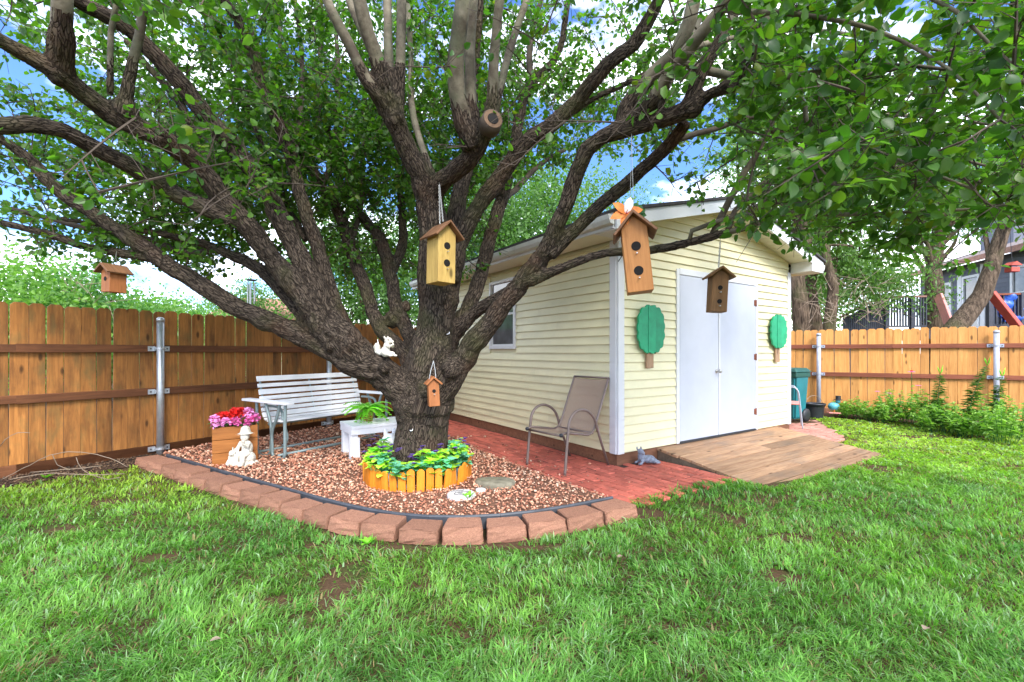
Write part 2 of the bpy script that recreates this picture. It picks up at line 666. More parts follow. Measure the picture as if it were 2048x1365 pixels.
M['pink'] = simple('pink silk petal', (.72, .13, .38), .6, .25, 30, .2, 0, .2)
M['pale_pink'] = simple('pale pink silk petal', (.80, .30, .60), .6, .2, 30, .2, 0, .12)
M['red'] = simple('red silk petal', (.60, .012, .010), .6, .3, 30, .2, 0, .15)
M['orange_petal'] = simple('orange silk petal', (.80, .22, .04), .6, .4, 20, .2)
M['cream_petal'] = simple('cream silk petal', (.85, .78, .68), .6, .15, 20, .1)
M['purple'] = simple('purple silk petal', (.085, .045, .20), .6, .4, 30, .2, 0, .2)
M['green_silk'] = solid_leaf('green silk leaf', (.05, .17, .04), .5, .25)
M['lime_silk'] = solid_leaf('lime silk leaf', (.46, .74, .06), .5, .3, .2)
M['teal_silk'] = solid_leaf('teal silk leaf', (.16, .50, .30), .5, .25, .25)
M['blue_cloth'] = simple('pale blue wrap', (.40, .55, .70), .6, .15, 12, .2)
M['fern'] = solid_leaf('fern frond', (.22, .56, .04), .45, .35, .25)
M['terracotta'] = simple('clay pot', (.42, .17, .085), .8, .2, 10, .2)
M['teal_bin'] = simple('teal plastic bin', (.012, .15, .175), .45, .15, 6, .08, 0, 0, .5)
M['green_lid'] = simple('dark green lid', (.012, .075, .062), .5, .2, 8, .1)
M['duck_blue'] = simple('blue enamel', (.10, .35, .42), .35, .2, 10, .1)
M['pink_plastic'] = simple('faded pink plastic', (.72, .28, .25), .5, .15, 10, .1)
M['metal_dark'] = simple('dark metal', (.05, .05, .055), .5, .2, 8, .05, .4)
M['house_wall'] = simple('slate blue house siding', (.14, .15, .19), .75, .12, 6, .1, 0, .06)
M['house_trim'] = simple('white house trim', (.74, .74, .76), .5, .05)
M['house_roof'] = simple('grey brown shingles', (.20, .16, .15), .9, .35, 20, .5)
M['deck_far'] = simple('charcoal deck boards', (.055, .060, .075), .75, .25, 8, .2, 0, .15)
M['red_paint'] = simple('red painted beam', (.48, .075, .05), .55, .15, 7, .15)
M['tarp'] = simple('blue tarpaulin', (.025, .10, .46), .35, .4, 9, .5)
M['red_roof'] = simple('pinkish tile roof', (.42, .22, .17), .85, .25, 16, .4)
M['vine'] = simple('dry vine', (.24, .18, .13), .85, .2, 20, .2)


def glass_mat(name, c=(.05, .06, .07), rough=.06):
    t = NT(name)
    f = t.noise(t.coords(), 3, 3)
    cc = t.ramp(f, [(.3, [k * .6 for k in c]), (.7, [k * 1.5 for k in c])])
    return t.base(cc, rough, .8)


M['glass'] = glass_mat('dark window glass', (.10, .11, .12))
M['glass_far'] = glass_mat('glass with painted green reflection', (.07, .12, .09))  # the green reflection in the pane is put into the base colour


def sling_mat():
    t = NT('woven taupe sling')
    v = t.coords((1, 1, 1))
    w = t.n('TexChecker', Scale=260.0)
    t.l(v, w.inputs['Vector'])
    cc = t.mix((.30, .20, .15), (.44, .32, .25), t.noise(v, 240, 2))
    t.base(cc, .7, .3)
    tr = t.n('BsdfTransparent')
    mx = t.n('MixShader')
    mx.inputs[0].default_value = .28
    t.l(t.b.outputs[0], mx.inputs[1])
    t.l(tr.outputs[0], mx.inputs[2])
    t.l(mx.outputs[0], t.out.inputs['Surface'])
    return t.m


M['sling'] = sling_mat()


def pebble_mat():
    t = NT('red brown pea gravel')
    at_ = t.n('Attribute', attribute_name='Col')
    return t.base(at_.outputs['Color'], .85, .25)


M['pebble'] = pebble_mat()

# ------------------------------------------------------------------ ground
def axis_pts(lo, hi, fine_lo, fine_hi, step):
    far = [2, 5, 10, 20, 40, 80, 160]
    a = [fine_lo - k for k in reversed(far) if fine_lo - k > lo] + list(np.arange(fine_lo, fine_hi + 1e-6, step)) + [fine_hi + k for k in far if fine_hi + k < hi]
    return np.array([lo] + a + [hi])


gx, gy = axis_pts(-400, 400, -8, 12, .25), axis_pts(-400, 400, -3, 16, .25)
GX, GY = np.meshgrid(gx, gy)
GZ = ground_z(GX, GY) + (vnoise(GX, GY, 1.3, 5) - .5) * .012 - .006
nx, ny = len(gx), len(gy)
ii = (np.arange(ny - 1)[:, None] * nx + np.arange(nx - 1)[None, :]).ravel()
ground = link('ground', np_mesh('ground', np.stack([GX, GY, GZ], -1).reshape(-1, 3), faces4=np.stack([ii, ii + 1, ii + nx + 1, ii + nx], 1), smooth=True), M['ground'])
kind(ground, 'structure')

# shed frame: x along the front wall, y back along the side wall
SH_O, SH_A = Vector((1.20, 5.166, 0)), R(33.9)
SH_M = Matrix.Translation(SH_O) @ Matrix.Rotation(SH_A, 4, 'Z')
SH_I = SH_M.inverted()
SW, SD = 3.98, 4.9


def sl(x, y, z=0.0):
    return SH_M @ Vector((x, y, z))


# ------------------------------------------------------------------ patio of red pavers along the shed
def patio_inside(x, y):
    return (-1.0 + .10 * max(0, y - 1.2) <= x <= -.02 and -.95 <= y <= 4.9) or (-.95 <= x <= .66 and -.97 <= y <= -.02)


pm = MB()
pm.prism([(-.99, -.95), (.64, -.95), (.64, .03), (.03, .03), (.03, 4.9), (-.62, 4.9), (-1.0, 1.2)], 'z', -.03, .008)
patio = kind(pm.build('patio', M['joint']), 'structure')
patio.location, patio.rotation_euler = SH_O, (0, 0, SH_A)
BL, BW = .215, .107
pav = MB().box((0, 0, 0), (BW - .012, BL - .012, .05)).mesh('paver', .006)
pav.materials.append(M['paver'])
col_i = 0
x = -1.0 + BW / 2
while x < .66:
    y = -.97 + (BL / 2 if col_i % 2 else 0) - BL / 2
    while y < 4.95:
        yc = y + BL / 2
        if patio_inside(x, yc) and patio_inside(x + BW * .42, yc) and patio_inside(x - BW * .35, yc):
            o = link('paver', pav, None, patio)
            o.location = (x + rnd.uniform(-.002, .002), yc + rnd.uniform(-.003, .003), -.008 + rnd.uniform(-.005, .004))
            o.rotation_euler = (rnd.gauss(0, .008), rnd.gauss(0, .012), rnd.gauss(0, .012))
        y += BL
    x += BW
    col_i += 1

# pink brick path to the right of the shed
qm = MB()
qm.prism([(3.60, -.66), (4.15, -.72), (5.12, -.1), (5.9, .42), (5.95, 2.6), (4.03, 2.6), (4.03, .03), (3.6, .03)], 'z', -.12, -.038)
path = kind(qm.build('brick_path', M['joint']), 'structure')
path.location, path.rotation_euler = SH_O, (0, 0, SH_A)
pv2 = MB().box((0, 0, 0), (.19, .115, .05)).mesh('paver', .006)
pv2.materials.append(M['paver_pink'])
for r_ in range(26):
    for c_ in range(11):
        yy = -.66 + r_ * .124
        xx = 3.72 + c_ * .2 + (.1 if r_ % 2 else 0) + .05 * math.sin(yy * 1.6)
        lim = min(5.8, 4.2 + 1.9 * max(0, (yy + .7) / 1.2))
        if xx > lim or yy > 2.5 or (yy > -.03 and xx < 4.14):
            continue
        o = link('paver', pv2, None, path)
        o.location = (xx + rnd.uniform(-.006, .006), yy + rnd.uniform(-.005, .005), -.034 + rnd.uniform(-.005, .005))
        o.rotation_euler = (rnd.gauss(0, .012), rnd.gauss(0, .012), rnd.gauss(0, .03))

# ------------------------------------------------------------------ retaining blocks, black edging, gravel
blk_px = [(1227, 1009), (1154, 1026), (1084, 1036), (1012, 1046), (927, 1050), (840, 1050), (766, 1043), (705, 1030), (649, 1018), (604, 1005), (562, 991),
          (520, 979), (482, 969), (448, 959), (416, 949), (386, 940), (356, 930.5), (328, 921.5), (303, 914)]
blk = [gp(x, y, .10) for x, y in blk_px]
# smooth the line of blocks
for _ in range(2):
    blk = [blk[0]] + [(blk[i - 1] + blk[i] * 2 + blk[i + 1]) / 4 for i in range(1, len(blk) - 1)] + [blk[-1]]
edging = thing('retaining_edge', 'curved row of reddish concrete blocks edging the gravel bed', 'garden edging', (blk[5].x, blk[5].y, 0))


def block_mesh(seed):
    r2 = random.Random(seed)
    mb = MB()
    # unit block: x across -0.5..0.5, y depth 0 (front) .. 1 (back), z 0..1
    mb.hexa([(-.495, .03, 0), (.495, .03, 0), (.41, 1, 0), (-.41, 1, 0), (-.485, .12, 1), (.485, .12, 1), (.405, .98, 1), (-.405, .98, 1)])
    me = mb.mesh('block', .035)
    bm = bmesh.new()
    bm.from_mesh(me)
    bmesh.ops.subdivide_edges(bm, edges=bm.edges[:], cuts=3, use_grid_fill=True)
    for v in bm.verts:
        f = max(0, 1 - v.co.y * 5)
        v.co.y -= .10 * f * (1 - (v.co.x * 2) ** 2) * (1 - (v.co.z * 2 - 1) ** 2 * .6)
        v.co.x += r2.uniform(-.008, .008)
        v.co.y += r2.uniform(-.028, .028) * (1 if f > 0 else .2)
        v.co.z += r2.uniform(-.02, .02) * (1 if f > 0 else .5)
    bm.to_mesh(me)
    bm.free()
    me.materials.append(M['block'])
    return me


bmeshes = [block_mesh(i) for i in range(5)]
for i, p in enumerate(blk):
    a, b = blk[max(0, i - 1)], blk[min(len(blk) - 1, i + 1)]
    t = (b - a).normalized()                      # runs right to left
    xdir = -t
    ydir = Vector((-xdir.y, xdir.x, 0))           # inwards
    if i == 0:
        w = (blk[0] - blk[1]).length
    elif i == len(blk) - 1:
        w = (blk[i - 1] - p).length
    else:
        w = (a - b).length / 2
    w *= .992
    dep = .23 + rnd.uniform(-.008, .008)
    h = .10 + rnd.uniform(-.010, .010)
    o = link('block', bmeshes[i % 5], None)
    base = p - ydir * dep * .5
    m = Matrix.Translation((base.x, base.y, -.004)) @ Matrix((xdir, ydir, Vector((0, 0, 1)))).transposed().to_4x4() @ Matrix.Rotation(rnd.gauss(0, .02), 4, 'Z') @ Matrix.Diagonal((w, dep, h, 1))
    o.matrix_world = m
    o.parent = edging
    o.matrix_parent_inverse = Matrix.Translation(edging.location).inverted()


def inner(i, off):
    a, b = blk[max(0, i - 1)], blk[min(len(blk) - 1, i + 1)]
    xdir = -(b - a).normalized()
    return blk[i] + Vector((-xdir.y, xdir.x, 0)) * off


inn = [inner(i, .15) for i in range(len(blk))]
es = MB()
ep = [Vector((p.x, p.y, 0)) for p in inn]
ep = [ep[0] + (ep[0] - ep[1]) * .35] + ep
for i in range(len(ep) - 1):
    a, b = ep[i], ep[i + 1]
    d = (b - a).normalized()
    s = Vector((-d.y, d.x, 0)) * .012
    za = zb = .088
    es.hexa([a - s, b - s, b + s, a + s, a - s + Vector((0, 0, za)), b - s + Vector((0, 0, zb)), b + s + Vector((0, 0, zb)), a + s + Vector((0, 0, za))])
    es.tube([a + Vector((0, 0, .092)), b + Vector((0, 0, .092))], .014, 6)
tag(es.build('plastic_edging', M['plastic_edge']), 'black plastic edging strip between the blocks and the gravel', 'edging strip')

bed_poly = [sl(-.97, -.80)] + [Vector((p.x, p.y, 0)) for p in inn] + [Vector((-4.42, 5.75, 0)), Vector((-2.6, 8.6, 0)), Vector((-.9, 9.6, 0)), sl(-.60, 4.9), sl(-.98, 1.25), sl(-1.0, -.3), sl(-.985, -.6)]
bp = np.array([(p.x, p.y) for p in bed_poly])


def inside(px_, py_, poly):
    c = np.zeros(len(px_), bool)
    n = len(poly)
    for i in range(n):
        x0, y0 = poly[i]
        x1, y1 = poly[(i + 1) % n]
        if y0 == y1:
            continue
        k = ((y0 > py_) != (y1 > py_)) & (px_ < (x1 - x0) * (py_ - y0) / (y1 - y0) + x0)
        c ^= k
    return c


gm = MB()
gm.prism([tuple(p) for p in bp], 'z', -.02, .034)
gbed = kind(gm.build('gravel_bed', simple('gravel fines', (.17, .085, .055), .95, .35, 45, .5, 0, 0, .2, (.075, .04, .028))), 'structure')

# pebbles: real stones, one mesh
ICO = None
bm_ = bmesh.new()
bmesh.ops.create_icosphere(bm_, subdivisions=1, radius=1.0)
ICO = (np.array([v.co[:] for v in bm_.verts]), np.array([[v.index for v in f.verts] for f in bm_.faces]))
bm_.free()
TREE = Vector((-.96, 4.64, .03))


def pebbles(name, P, size, cols):
    n = len(P)
    iv, if_ = ICO
    S = size[:, None, None] * rng.uniform(.65, 1.25, (n, 1, 3)) * np.array([1, 1, .72])
    V = iv[None] * S * rng.uniform(.86, 1.14, (n, len(iv), 1))
    a = rng.uniform(0, 6.28, n)
    tl = rng.normal(0, .35, n)
    ca, sa = np.cos(a), np.sin(a)
    ct, st = np.cos(tl), np.sin(tl)
    X, Y, Z = V[..., 0], V[..., 1], V[..., 2]
    Y, Z = Y * ct[:, None] - Z * st[:, None], Y * st[:, None] + Z * ct[:, None]
    X, Y = X * ca[:, None] - Y * sa[:, None], X * sa[:, None] + Y * ca[:, None]
    V = np.stack([X, Y, Z], -1) + P[:, None, :]
    F = (np.arange(n)[:, None, None] * len(iv) + if_[None]).reshape(-1, 3)
    return np_mesh(name, V.reshape(-1, 3), faces3=F, colors=np.repeat(cols, len(iv), 0))


N = 60000
gxp = rng.uniform(-4.5, 1.3, N)
gyp = rng.uniform(3.0, 8.6, N)
ok = inside(gxp, gyp, bp) & (rng.random(N) < np.clip(1.45 - .17 * gyp, .12, 1))
gxp, gyp = gxp[ok], gyp[ok]
gxp, gyp = gxp[:21000], gyp[:21000]
# stray stones over the pavers
sx = rng.uniform(-1.25, -.1, 500)
sy = rng.uniform(-.8, 2.6, 500)
kk = rng.random(500) < np.exp(-(sx + 1.0) * 3.0)
st_ = [sl(a, b, .026) for a, b in zip(sx[kk], sy[kk])]
gzp = .036 + rng.uniform(0, .012, len(gxp)) + .02 * vnoise(gxp, gyp, 2.0, 8)
P = np.concatenate([np.stack([gxp, gyp, gzp], 1), np.array([p[:] for p in st_])])
pal = np.array([(.38, .17, .11), (.30, .12, .075), (.46, .25, .17), (.52, .34, .25), (.22, .085, .055), (.40, .20, .13), (.58, .42, .32), (.16, .075, .055)])
pc = pal[rng.choice(len(pal), len(P), p=[.2, .18, .18, .12, .1, .12, .04, .06])] * rng.uniform(.9, 1.65, (len(P), 1)) * np.array([[1.0, 1.0, .95]])
sz = .86 * np.clip(.011 + .0035 * rng.standard_normal(len(P)), .006, .019) * np.clip(P[:, 1] / 4.2, .85, 1.5)
tag(kind(link('gravel', pebbles('gravel', P, sz, pc), M['pebble']), 'stuff'), 'loose reddish brown pea gravel around the tree', 'gravel')

# ------------------------------------------------------------------ fences
def picket_mesh(w, h, t, seed, mat):
    r2 = random.Random(seed)
    e = .030 + r2.uniform(-.004, .004)
    mb = MB().prism([(-w / 2, 0), (w / 2, 0), (w / 2, h - e), (w / 2 - e * .95, h), (-w / 2 + e * .95, h), (-w / 2, h - e)], 'y', 0, t)
    me = mb.mesh('picket', .002)
    me.materials.append(mat)
    return me


def fence(label, P0, ang, x0, x1, top, mats, rails, posts, post_top, pitch, kick, gaps, seed, rmat, slack=0.0):
    root = thing('wooden_fence', label, 'fence', (P0[0], P0[1], 0), ang)
    r2 = random.Random(seed)
    var = [picket_mesh(pitch - .004, top, .018, seed + i, mats) for i in range(3)]
    var += [picket_mesh(pitch - .010, top, .018, seed + 9, mats)]
    xc, i = x0, 0
    while xc < x1:
        i += 1
        wp = pitch * r2.uniform(.93, 1.07)
        o = link('picket', var[3] if i % gaps == 0 else var[r2.randrange(3)], None, root)
        o.scale = (wp / pitch, 1, 1)
        xc += wp
        o.location = (xc - wp / 2, .02 + r2.uniform(-.002, .003), .03 + r2.uniform(-.016, .010))
        o.rotation_euler = (r2.gauss(0, .004), r2.gauss(0, .005), r2.gauss(0, .02))
    seg = [x0] + [p + 1.25 for p in posts if x0 < p + 1.25 < x1] + [x1]
    for z, h in rails:
        for a, b in zip(seg[:-1], seg[1:]):
            dz = r2.uniform(-.006, .006)
            MB().box(((a + b) / 2, -.012 + r2.uniform(-.002, .002), z + dz), (b - a - .004, .036, h)).build('rail', rmat, root, .003)
    if kick:
        for a, b in zip(seg[:-1], seg[1:]):
            MB().box(((a + b) / 2, -.002, .055), (b - a - .004, .028, .125)).build('kick_board', rmat, root, .003)
    for px_ in posts:
        po = MB().tube([(px_, -.085, -.1), (px_, -.085, post_top)], .041, 18).build('post', M['galv'] if kick else M['galv_r'], root, 0, True)
        MB().lathe([(.046, 0), (.046, .03), (.040, .045), (.022, .056), (.002, .06)], 18, (px_, -.085, post_top - .012)).build('cap', po.data.materials[0], po, 0, True)
        for z, h in rails + ([(.075, .1)] if kick else []):
            br = MB()
            br.tube([(px_, -.085, z - .012), (px_, -.085, z + .014)], .047, 16)
            for s in (-1, 1):
                br.box((px_ + s * .078, -.038, z), (.075, .008, .062))
                br.box((px_ + s * .052, -.060, z), (.014, .044, .05))
            br.build('bracket', po.data.materials[0], po)
            for s in (-1, 1):
                MB().tube([(px_ + s * .088, -.041, z), (px_ + s * .088, -.052, z)], .009, 6).build('bolt', M['metal_dark'], po)
    return root


FL_P, FL_A = (-4.60, 5.74), R(90 - 32.4)
fence('brown stained, shade-darkened picket fence behind the glider bench', FL_P, FL_A, -3.7, 9.25, 1.80, M['fence_l'], [(1.345, .085), (.80, .085)], [0.10, 2.55, 5.0, 7.45, -2.4], 1.70, .1405, True, 4, 3, M['rail_l'])
FR_D = R(180 - 30.1)                            # direction from right to left, seen from the yard
FR_P = (6.958 + .865 * 3.6 + .02, 9.75 - .5015 * 3.6 + .02)
# local x runs left to right so that -y faces the yard
fence('golden cedar picket fence behind the flower bed on the right', (.372, 13.57), R(-30.1), 0.0, 13.6, 1.76, M['fence_r'], [(1.425, .085), (.83, .085)], [7.30, 10.05, 12.8, 4.55, 1.8], 1.67, .1405, False, 1000, 40, M['rail_r'])
# bottom timber below the right fence
tm = MB()
tm.box((3.0 + 4.1, -.14, .05), (3.2, .10, .12))
o = tm.build('landscape_timber', M['skirt'], None, .008)
o.location, o.rotation_euler = (.372, 13.57, 0), (0, 0, R(-30.1))
tag(o, 'old dark landscape timber lying along the foot of the golden fence', 'timber')

# ------------------------------------------------------------------ shed
shed = thing('garden_shed', 'cream vinyl sided garden shed with white double doors', 'shed', SH_O, SH_A)
Z0, EAVE, PITCH, CRS = .150, 2.744, .249, .1035
MIDX = SW / 2
APEX = EAVE + PITCH * MIDX


def lap_board(mb, axis, a0, a1, z0, z1, out, b0=None, b1=None):
    """one siding course; axis 'x' faces -y at y=0, axis 'y' faces -x at x=0"""
    b0 = a0 if b0 is None else b0
    b1 = a1 if b1 is None else b1

    def p(a, o_, z):
        return (a, -o_, z) if axis == 'x' else (-o_, a, z)
    lo, hi = (.026, .006)
    pts = [p(a0, 0, z0), p(a1, 0, z0), p(a1, lo, z0 + .002), p(a0, lo, z0 + .002),
           p(b0, 0, z1), p(b1, 0, z1), p(b1, hi, z1), p(b0, hi, z1)]
    mb.add(pts, [(0, 1, 2, 3), (7, 6, 5, 4), (3, 2, 6, 7), (1, 0, 4, 5), (0, 3, 7, 4), (2, 1, 5, 6)])


# wall cores
wl = MB().prism([(0.002, .03), (SW - .002, .03), (SW - .002, EAVE), (MIDX, APEX), (.002, EAVE)], 'y', .002, .09).build('front_wall', M['siding_core'], shed)
wl['label'] = 'gabled front wall with the doors'
ws = MB().box((.047, SD / 2 + .045, EAVE / 2), (.09, SD - .1, EAVE - .06)).build('side_wall', M['siding_core'], shed)
wr = MB().box((SW - .047, SD / 2 + .045, EAVE / 2), (.09, SD - .1, EAVE - .06)).build('side_wall', M['siding_core'], shed)
MB().prism([(0.002, .03), (SW - .002, .03), (SW - .002, EAVE), (MIDX, APEX), (.002, EAVE)], 'y', SD - .09, SD).build('rear_wall', M['siding_core'], shed)
DX0, DX1, DTOP = 1.09, 2.90, 2.28
WY0, WY1, WZ0, WZ1 = 2.07, 2.72, 1.40, 2.39
k = 0
z = Z0
while z < APEX - .03:
    z1 = min(z + CRS, APEX - .01)
    xl0 = .045
    xr0 = SW - .045
    t0 = max(0, (z - EAVE) / PITCH)
    t1 = max(0, (z1 - EAVE) / PITCH)
    segs = []
    if z < DTOP + .02:
        segs = [(xl0, DX0 - .06, xl0, DX0 - .06), (DX1 + .06, xr0, DX1 + .06, xr0)]
    else:
        segs = [(max(xl0, t0 + .01), min(xr0, SW - t0 - .01), max(xl0, t1 + .01), min(xr0, SW - t1 - .01))]
    for a0, a1, b0, b1 in segs:
        if b1 - b0 < .02:
            continue
        mb = MB()
        lap_board(mb, 'x', a0, a1, z, z1, .02, b0, b1)
        mb.build('siding_board', M['siding'], wl)
    if z1 < 2.66:
        sg = [(.045, SD - .02)]
        if z1 > WZ0 - .05 and z < WZ1 + .05:
            sg = [(.045, WY0 - .052), (WY1 + .052, SD - .02)]
        for a0, a1 in sg:
            jn = rnd.uniform(1.0, 4.2)
            for q0, q1 in ([(a0, jn), (jn + .002, a1)] if a0 + .4 < jn < a1 - .4 else [(a0, a1)]):
                mb = MB()
                lap_board(mb, 'y', q0, q1, z, min(z1, 2.575), .02)
                mb.build('siding_board', M['siding'], ws)
    z = z1
# corner trim
for cx, s in ((0, -1), (SW, 1)):
    c = MB()
    c.box((cx + s * .014 - s * .05, -.014, (Z0 - .012 + 2.59) / 2), (.10, .028, 2.59 - Z0 + .012))
    c.box((cx + s * .014, .05 - .0005, (Z0 - .012 + 2.59) / 2), (.028, .098, 2.59 - Z0 + .012))
    c.build('corner_trim', M['white_trim'], shed, .003)
# skirt boards
MB().box((SW / 2, .01, .068), (SW + .02, .03, .145)).build('skirt_board', M['skirt'], shed, .003)
MB().box((.01, SD / 2 + .02, .068), (.03, SD - .02, .143)).build('skirt_board', M['skirt'], shed, .003)
MB().box((SW - .01, SD / 2 + .02, .068), (.03, SD - .02, .143)).build('skirt_board', M['skirt'], shed, .003)
# doors
dm = (DX0 + DX1) / 2 - .04
for a, b in ((DX0 + .004, dm - .005), (dm + .005, DX1 - .004)):
    d = MB().box(((a + b) / 2, -.018, (Z0 + .018 + DTOP) / 2), (b - a, .034, DTOP - Z0 - .018)).build('door', M['door_white'], shed, .004)
    if b < DX1 - .1:
        kn = MB()
        kn.lathe([(.028, 0), (.028, .008), (.012, .012), (.011, .035), (.027, .045), (.030, .06), (.022, .072), (.004, .075)], 14)
        ko = kn.build('knob', M['chain'], d, 0, True)
        ko.location, ko.rotation_euler = (b - .06, -.035, 1.045), (R(90), 0, 0)
    else:
        for hz in (.42, 1.23, 2.03):
            hb = MB().tube([(b + .006, -.040, hz - .05), (b + .006, -.040, hz + .05)], .010, 8).box((b - .02, -.0375, hz), (.05, .005, .085))
            hb.build('hinge', M['rail_r'], d)
MB().box((dm - .004, -.040, (Z0 + DTOP) / 2 + .01), (.028, .012, DTOP - Z0 - .03)).build('astragal', M['white_trim'], shed, .002)
for a in (DX0 - .03, DX1 + .03):
    MB().box((a, -.016, (Z0 - .005 + DTOP + .075) / 2), (.058, .040, DTOP + .075 - Z0 + .005)).build('door_casing', M['white_trim'], shed, .003)
MB().box(((DX0 + DX1) / 2, -.0165, DTOP + .046), (DX1 - DX0 + .002, .041, .078)).build('door_casing', M['white_trim'], shed, .003)
MB().box(((DX0 + DX1) / 2, -.02, Z0 + .004), (DX1 - DX0 + .002, .055, .022)).build('threshold', M['metal_dark'], shed, .002)
# window in the side wall
wf = MB()
for yy in (WY0 - .024, WY1 + .024):
    wf.box((-.018, yy, (WZ0 + WZ1) / 2), (.044, .05, WZ1 - WZ0 + .10))
for zz in (WZ0 - .024, WZ1 + .024):
    wf.box((-.0185, (WY0 + WY1) / 2, zz), (.045, WY1 - WY0 - .003, .05))
win = wf.build('window', M['white_trim'], shed, .003)
MB().box((-.004, (WY0 + WY1) / 2, (WZ0 + WZ1) / 2), (.006, WY1 - WY0, WZ1 - WZ0)).build('pane', M['glass'], win)
MB().box((-.014, (WY0 + WY1) / 2, (WZ0 + WZ1) / 2), (.024, WY1 - WY0 - .004, .034)).build('meeting_rail', M['white_trim'], win, .002)
wi = MB()
for yy in (WY0 + .014, WY1 - .014):
    wi.box((-.012, yy, (WZ0 + WZ1) / 2), (.018, .026, WZ1 - WZ0 - .004))
wi.box((-.0125, (WY0 + WY1) / 2, WZ0 + .014), (.019, WY1 - WY0 - .06, .026))
wi.build('sash', M['white_trim'], win, .002)
# roof
OV, OF = .38, .35
for s in (-1, 1):
    def rx(d):
        return MIDX + s * d
    half = MIDX + OV
    z_r, z_e = APEX + .10, APEX + .10 - PITCH * half
    q = [(rx(0), z_r), (rx(half + .03), z_e - .007), (rx(half + .03), z_e + .028), (rx(0), z_r + .035)]
    rf = MB().prism(q, 'y', -OF - .03, SD + .32).build('roof_slope', M['roof'], shed)
    # rake fascia, follows the slope
    f0, f1 = -OF, -OF + .03
    q = [(rx(.001), z_r - .150), (rx(half), z_e - .150), (rx(half), z_e - .004), (rx(.001), z_r - .004)]
    MB().prism(q, 'y', f0, f1).build('rake_board', M['white_trim'], shed)
    MB().prism([(a, b + SD * 0) for a, b in q], 'y', SD + .27, SD + .30).build('rake_board', M['white_trim'], shed)
    # sloping soffit of separate vinyl panels between rake board and wall
    npan = 19
    for i in range(npan):
        d0, d1 = half * i / npan + .004, half * (i + 1) / npan - .004
        if s * 1 < 0 and False:
            continue
        za, zb = APEX + .002 - PITCH * d0, APEX + .002 - PITCH * d1
        MB().hexa([(rx(d0), f1 + .001, za - .008), (rx(d1), f1 + .001, zb - .008), (rx(d1), -.001, zb - .008), (rx(d0), -.001, za - .008),
                   (rx(d0), f1 + .001, za), (rx(d1), f1 + .001, zb), (rx(d1), -.001, zb), (rx(d0), -.001, za)]).build('soffit_panel', M['soffit'], shed)
    # boxed eave: level soffit, fascia, gutter
    ex = rx(half)
    wx = rx(MIDX) + s * .03
    MB().box(((ex + wx) / 2, SD / 2 + .02, 2.59), (abs(ex - wx), SD + .5, .014)).build('eave_soffit', M['soffit'], shed)
    MB().box((ex + s * .008, SD / 2, (2.585 + z_e) / 2 - .001), (.016, SD + 2 * OF - .08, z_e - 2.585)).build('fascia', M['white_trim'], shed)
    gq = [(ex + s * .018, 2.615), (ex + s * .075, 2.625), (ex + s * .098, 2.665), (ex + s * .105, 2.712), (ex + s * .018, 2.712)]
    MB().prism(gq, 'y', -OF + .02, SD + .26).build('gutter', M['gutter'], shed)
    # eave return box at the front corner
    MB().prism([(ex, 2.575), (rx(MIDX) - s * .0, 2.575), (rx(MIDX), EAVE - .012), (ex, z_e - .152 if z_e - .152 > 2.6 else 2.60)], 'y', -OF + .004, -.03).build('eave_return', M['white_trim'], shed)
# ramp of planks
ramp = thing('wooden_ramp', 'weathered plank ramp sloping up to the shed doors', 'ramp', SH_O, SH_A)
RX0, RX1, RL = .67, 3.57, 1.42
zt0, zt1 = .138, -.055
nb = 9
for i in range(nb):
    y0, y1 = -.004 - RL * i / nb, -RL * (i + 1) / nb
    y1 += .013
    za, zb = zt0 + (zt1 - zt0) * i / nb, zt0 + (zt1 - zt0) * (i + 1) / nb
    th = .032
    e0, e1 = rnd.uniform(-.02, .02), rnd.uniform(-.02, .02)
    cut = [RX0 + e0] + ([RX0 + rnd.uniform(1.0, 2.0)] if i in (3, 6) else []) + [RX1 + e1]
    for a, b in zip(cut[:-1], cut[1:]):
        o = MB().hexa([(a, y1, zb - th), (b - .003, y1, zb - th), (b - .003, y0, za - th), (a, y0, za - th), (a, y1, zb), (b - .003, y1, zb), (b - .003, y0, za), (a, y0, za)]).build('plank', M['deck'], ramp, .003)
        o.location.z += rnd.uniform(-.002, .002)
for a in (RX0 + .04, (RX0 + RX1) / 2, RX1 - .04):
    MB().prism([(-.01, -.10), (-.01, zt0 - .034), (-RL + .02, zt1 - .034), (-RL + .02, -.12)], 'x', a - .019, a + .019).build('stringer', M['deck_dark'], ramp)

# tree-shaped painted boards on the front wall
def tree_sign(cx, label, ztop, zb, zt, w, seed):
    r2 = random.Random(seed)
    root = thing('tree_cutout', label, 'wall decoration', sl(cx, -.03, zb), SH_A, 'tree cutouts on the shed front')
    hh = ztop - zt
    ctr = (zt + ztop) / 2 - zb
    outl = []
    nlobe = 15
    for k in range(90):
        a = 2 * math.pi * k / 90
        lob = 1 + .085 * abs(math.sin(a * nlobe / 2 + .4)) - .02
        e = 2.6
        c_, s_ = math.cos(a), math.sin(a)
        rr = (abs(c_) ** e + abs(s_) ** e) ** (-1 / e)
        outl.append((w / 2 * rr * lob * c_, ctr + hh / 2 * rr * lob * s_))
    b3 = w * .145
    for lo, hi, off in ((-1, -b3 - .002, .0), (-b3 + .002, b3 - .002, .004), (b3 + .002, 1, .0)):
        pl = [(min(max(x_, lo), hi), z_) for x_, z_ in outl]
        pp = [pl[0]]
        for q_ in pl[1:]:
            if abs(q_[0] - pp[-1][0]) + abs(q_[1] - pp[-1][1]) > 1e-4:
                pp.append(q_)
        MB().prism(pp, 'y', -.052 - off, -.028).build('crown_board', M['sign_green'], root)
    MB().prism([(-w * .13, 0), (w * .14, .004), (w * .13, ctr), (-w * .13, ctr)], 'y', -.027, -.005).build('trunk_board', M['sign_trunk'], root, .002)


